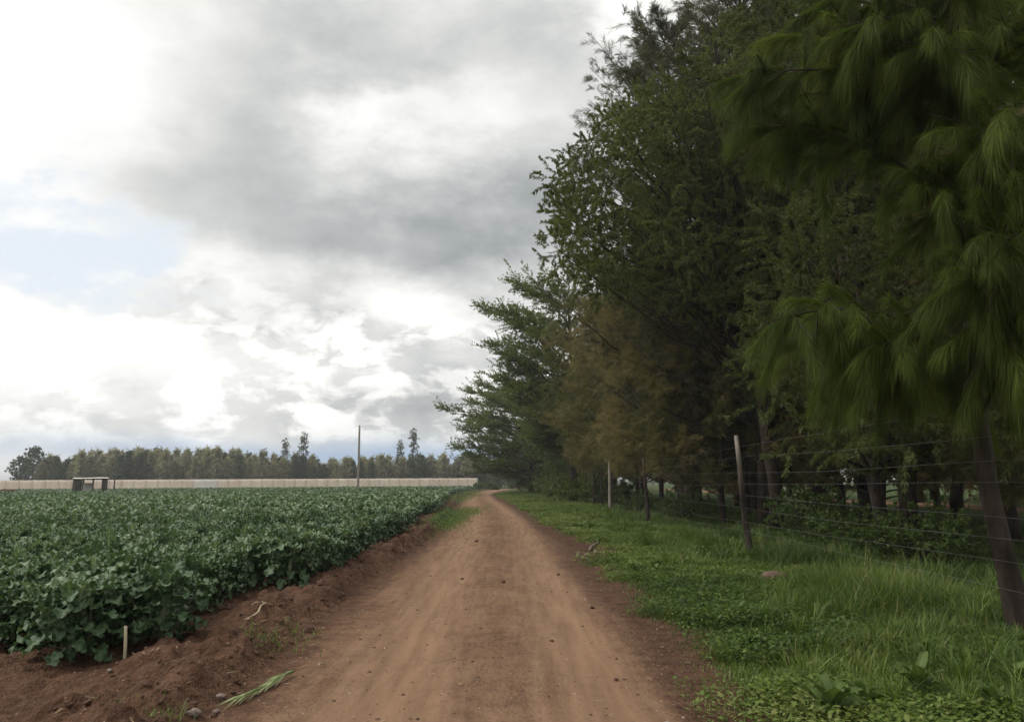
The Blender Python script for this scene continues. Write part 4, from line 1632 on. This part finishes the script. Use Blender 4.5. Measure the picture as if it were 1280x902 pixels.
def pebbles():
    n = 2600
    y = 3.4 * np.exp(rng.random(n) * math.log(40 / 3.4))
    t = rng.uniform(-3.0, 1.75, n)
    x = xc(y) + t
    z = height(x, y) + .001
    L = (.004 + .012 * rng.random(n) ** 2.5) * (1 + .03 * y)
    # each pebble: a squat six-sided lump
    ang = np.arange(6) / 6 * 2 * math.pi
    jit = rng.uniform(.7, 1.2, (n, 6))
    a0 = rng.uniform(0, 6.28, n)
    ca = np.cos(ang[None] + a0[:, None]) * jit * L[:, None]
    sa = np.sin(ang[None] + a0[:, None]) * jit * L[:, None] * .7
    low = np.stack([x[:, None] + ca, y[:, None] + sa, np.broadcast_to(z[:, None] - .003, ca.shape)], -1)
    up = np.stack([x[:, None] + ca * .6, y[:, None] + sa * .6, z[:, None] + L[:, None] * .5 * jit], -1)
    V = np.concatenate([low, up], 1)
    base = (np.arange(n) * 12)[:, None]
    fl = []
    for k in range(6):
        k2 = (k + 1) % 6
        fl.append([k, k2, 6 + k2, 6 + k])
    side = (base[:, :, None] + np.array(fl)[None]).reshape(n, 24)
    topf = base + np.arange(6, 12)[None]
    loops = np.concatenate([side, topf], 1).ravel()
    st = (np.arange(n) * 30)[:, None] + np.array([0, 4, 8, 12, 16, 20, 24])
    tint = np.repeat(rng.random(n), 12)
    m, b = new_mat('pebble')
    at = b.new('ShaderNodeAttribute', attribute_name='tint').outputs['Fac']
    finish(b, princ(b, b.ramp(at, [(0, (.07, .04, .028)), (.6, (.17, .105, .072)), (.95, (.25, .165, .115)), (1, (.42, .35, .27))]), .9, .15))
    o = link('pebbles', mesh_raw('pebbles', V.reshape(-1, 3), loops, st.ravel(), tint), m)
    tag(o, 'loose grit and crumbs scattered over the dirt road', 'grit', None, 'stuff')
    # bits of straw and dead leaf
    n = 1500
    y = 3.4 * np.exp(rng.random(n) * math.log(40 / 3.4))
    t = np.where(rng.random(n) < .55, rng.normal(-2.1, .5, n), rng.uniform(-1.6, 1.8, n))
    x = xc(y) + t
    a = rng.uniform(0, 6.28, n)
    d = unit(np.stack([np.cos(a), np.sin(a), rng.normal(0, .12, n)], 1))
    s = np.stack([-np.sin(a), np.cos(a), 0 * a], 1)
    p = np.stack([x, y, height(x, y) + .007], 1)
    Ls = rng.uniform(.02, .09, n)
    me = strips('straw', p, d, s, Ls, .003 + .004 * rng.random(n) + .0002 * y, np.array((0, 0, -.05)) * np.ones((n, 1)), rng.random(n), .8)
    m, b = new_mat('straw')
    at = b.new('ShaderNodeAttribute', attribute_name='tint').outputs['Fac']
    finish(b, princ(b, b.ramp(at, [(0, (.09, .06, .04)), (.6, (.28, .20, .12)), (1, (.45, .38, .26))]), .9, .1))
    o = link('straw_litter', me, m)
    tag(o, 'scattered bits of straw and dead leaf on the soil', 'litter', None, 'stuff')


pebbles()

# small white scrap by the crop, pale rag on the wires
def scrap(name, loc, w, h, label, cat_, lean=.2):
    n = 6
    X, Z = np.meshgrid(np.linspace(-.5, .5, n), np.linspace(0, 1, n), indexing='ij')
    V = np.stack([X * w * (1 - .3 * Z), .25 * w * np.sin(X * 6 + Z * 4) + lean * h * Z, Z * h + .1 * h * np.sin(X * 5)], -1).reshape(-1, 3)
    idx = np.arange(n * n).reshape(n, n)
    qd = np.stack([idx[:-1, :-1], idx[1:, :-1], idx[1:, 1:], idx[:-1, 1:]], -1).reshape(-1, 4)
    o = link(name, mesh_quads(name, V, qd), M_SCRAP, None, loc)
    so = o.modifiers.new('thick', 'SOLIDIFY')
    so.thickness = .004
    tag(o, label, cat_)


g = G(475, 682, .0)
scrap('paper_scrap', (g[0], g[1], hz(g[0], g[1]) + .02), .09, .16, 'small white scrap caught at the foot of the crop edge', 'scrap')
g = G(363, 744, .0)
scrap('paper_scrap', (g[0], g[1], hz(g[0], g[1]) + .01), .07, .03, 'tiny white scrap lying on the soil by the crop', 'scrap')
y = 30.0
scrap('rag', (FENCE_X - .11, y, P(789, 606, y)[2]), .12, .26, 'pale rag hanging on the wires between two fence posts', 'rag', .05)

# ------------------------------------------------------------------ thin moist air that greys the far trees
mb = MB()
mb.box((0, 0, 13.0), (13600, 13600, 30.0))
m, b = new_mat('haze')
pv = b.new('ShaderNodeVolumePrincipled')
pv.inputs['Color'].default_value = (.93, .95, 1.0, 1)
pv.inputs['Density'].default_value = .00055
ov = b.new('ShaderNodeOutputMaterial')
b.link(pv.outputs[0], ov.inputs['Volume'])
tag(mb.build('haze', m, None, False), 'thin pale air between the road and the far plantation', 'haze', None, 'stuff')
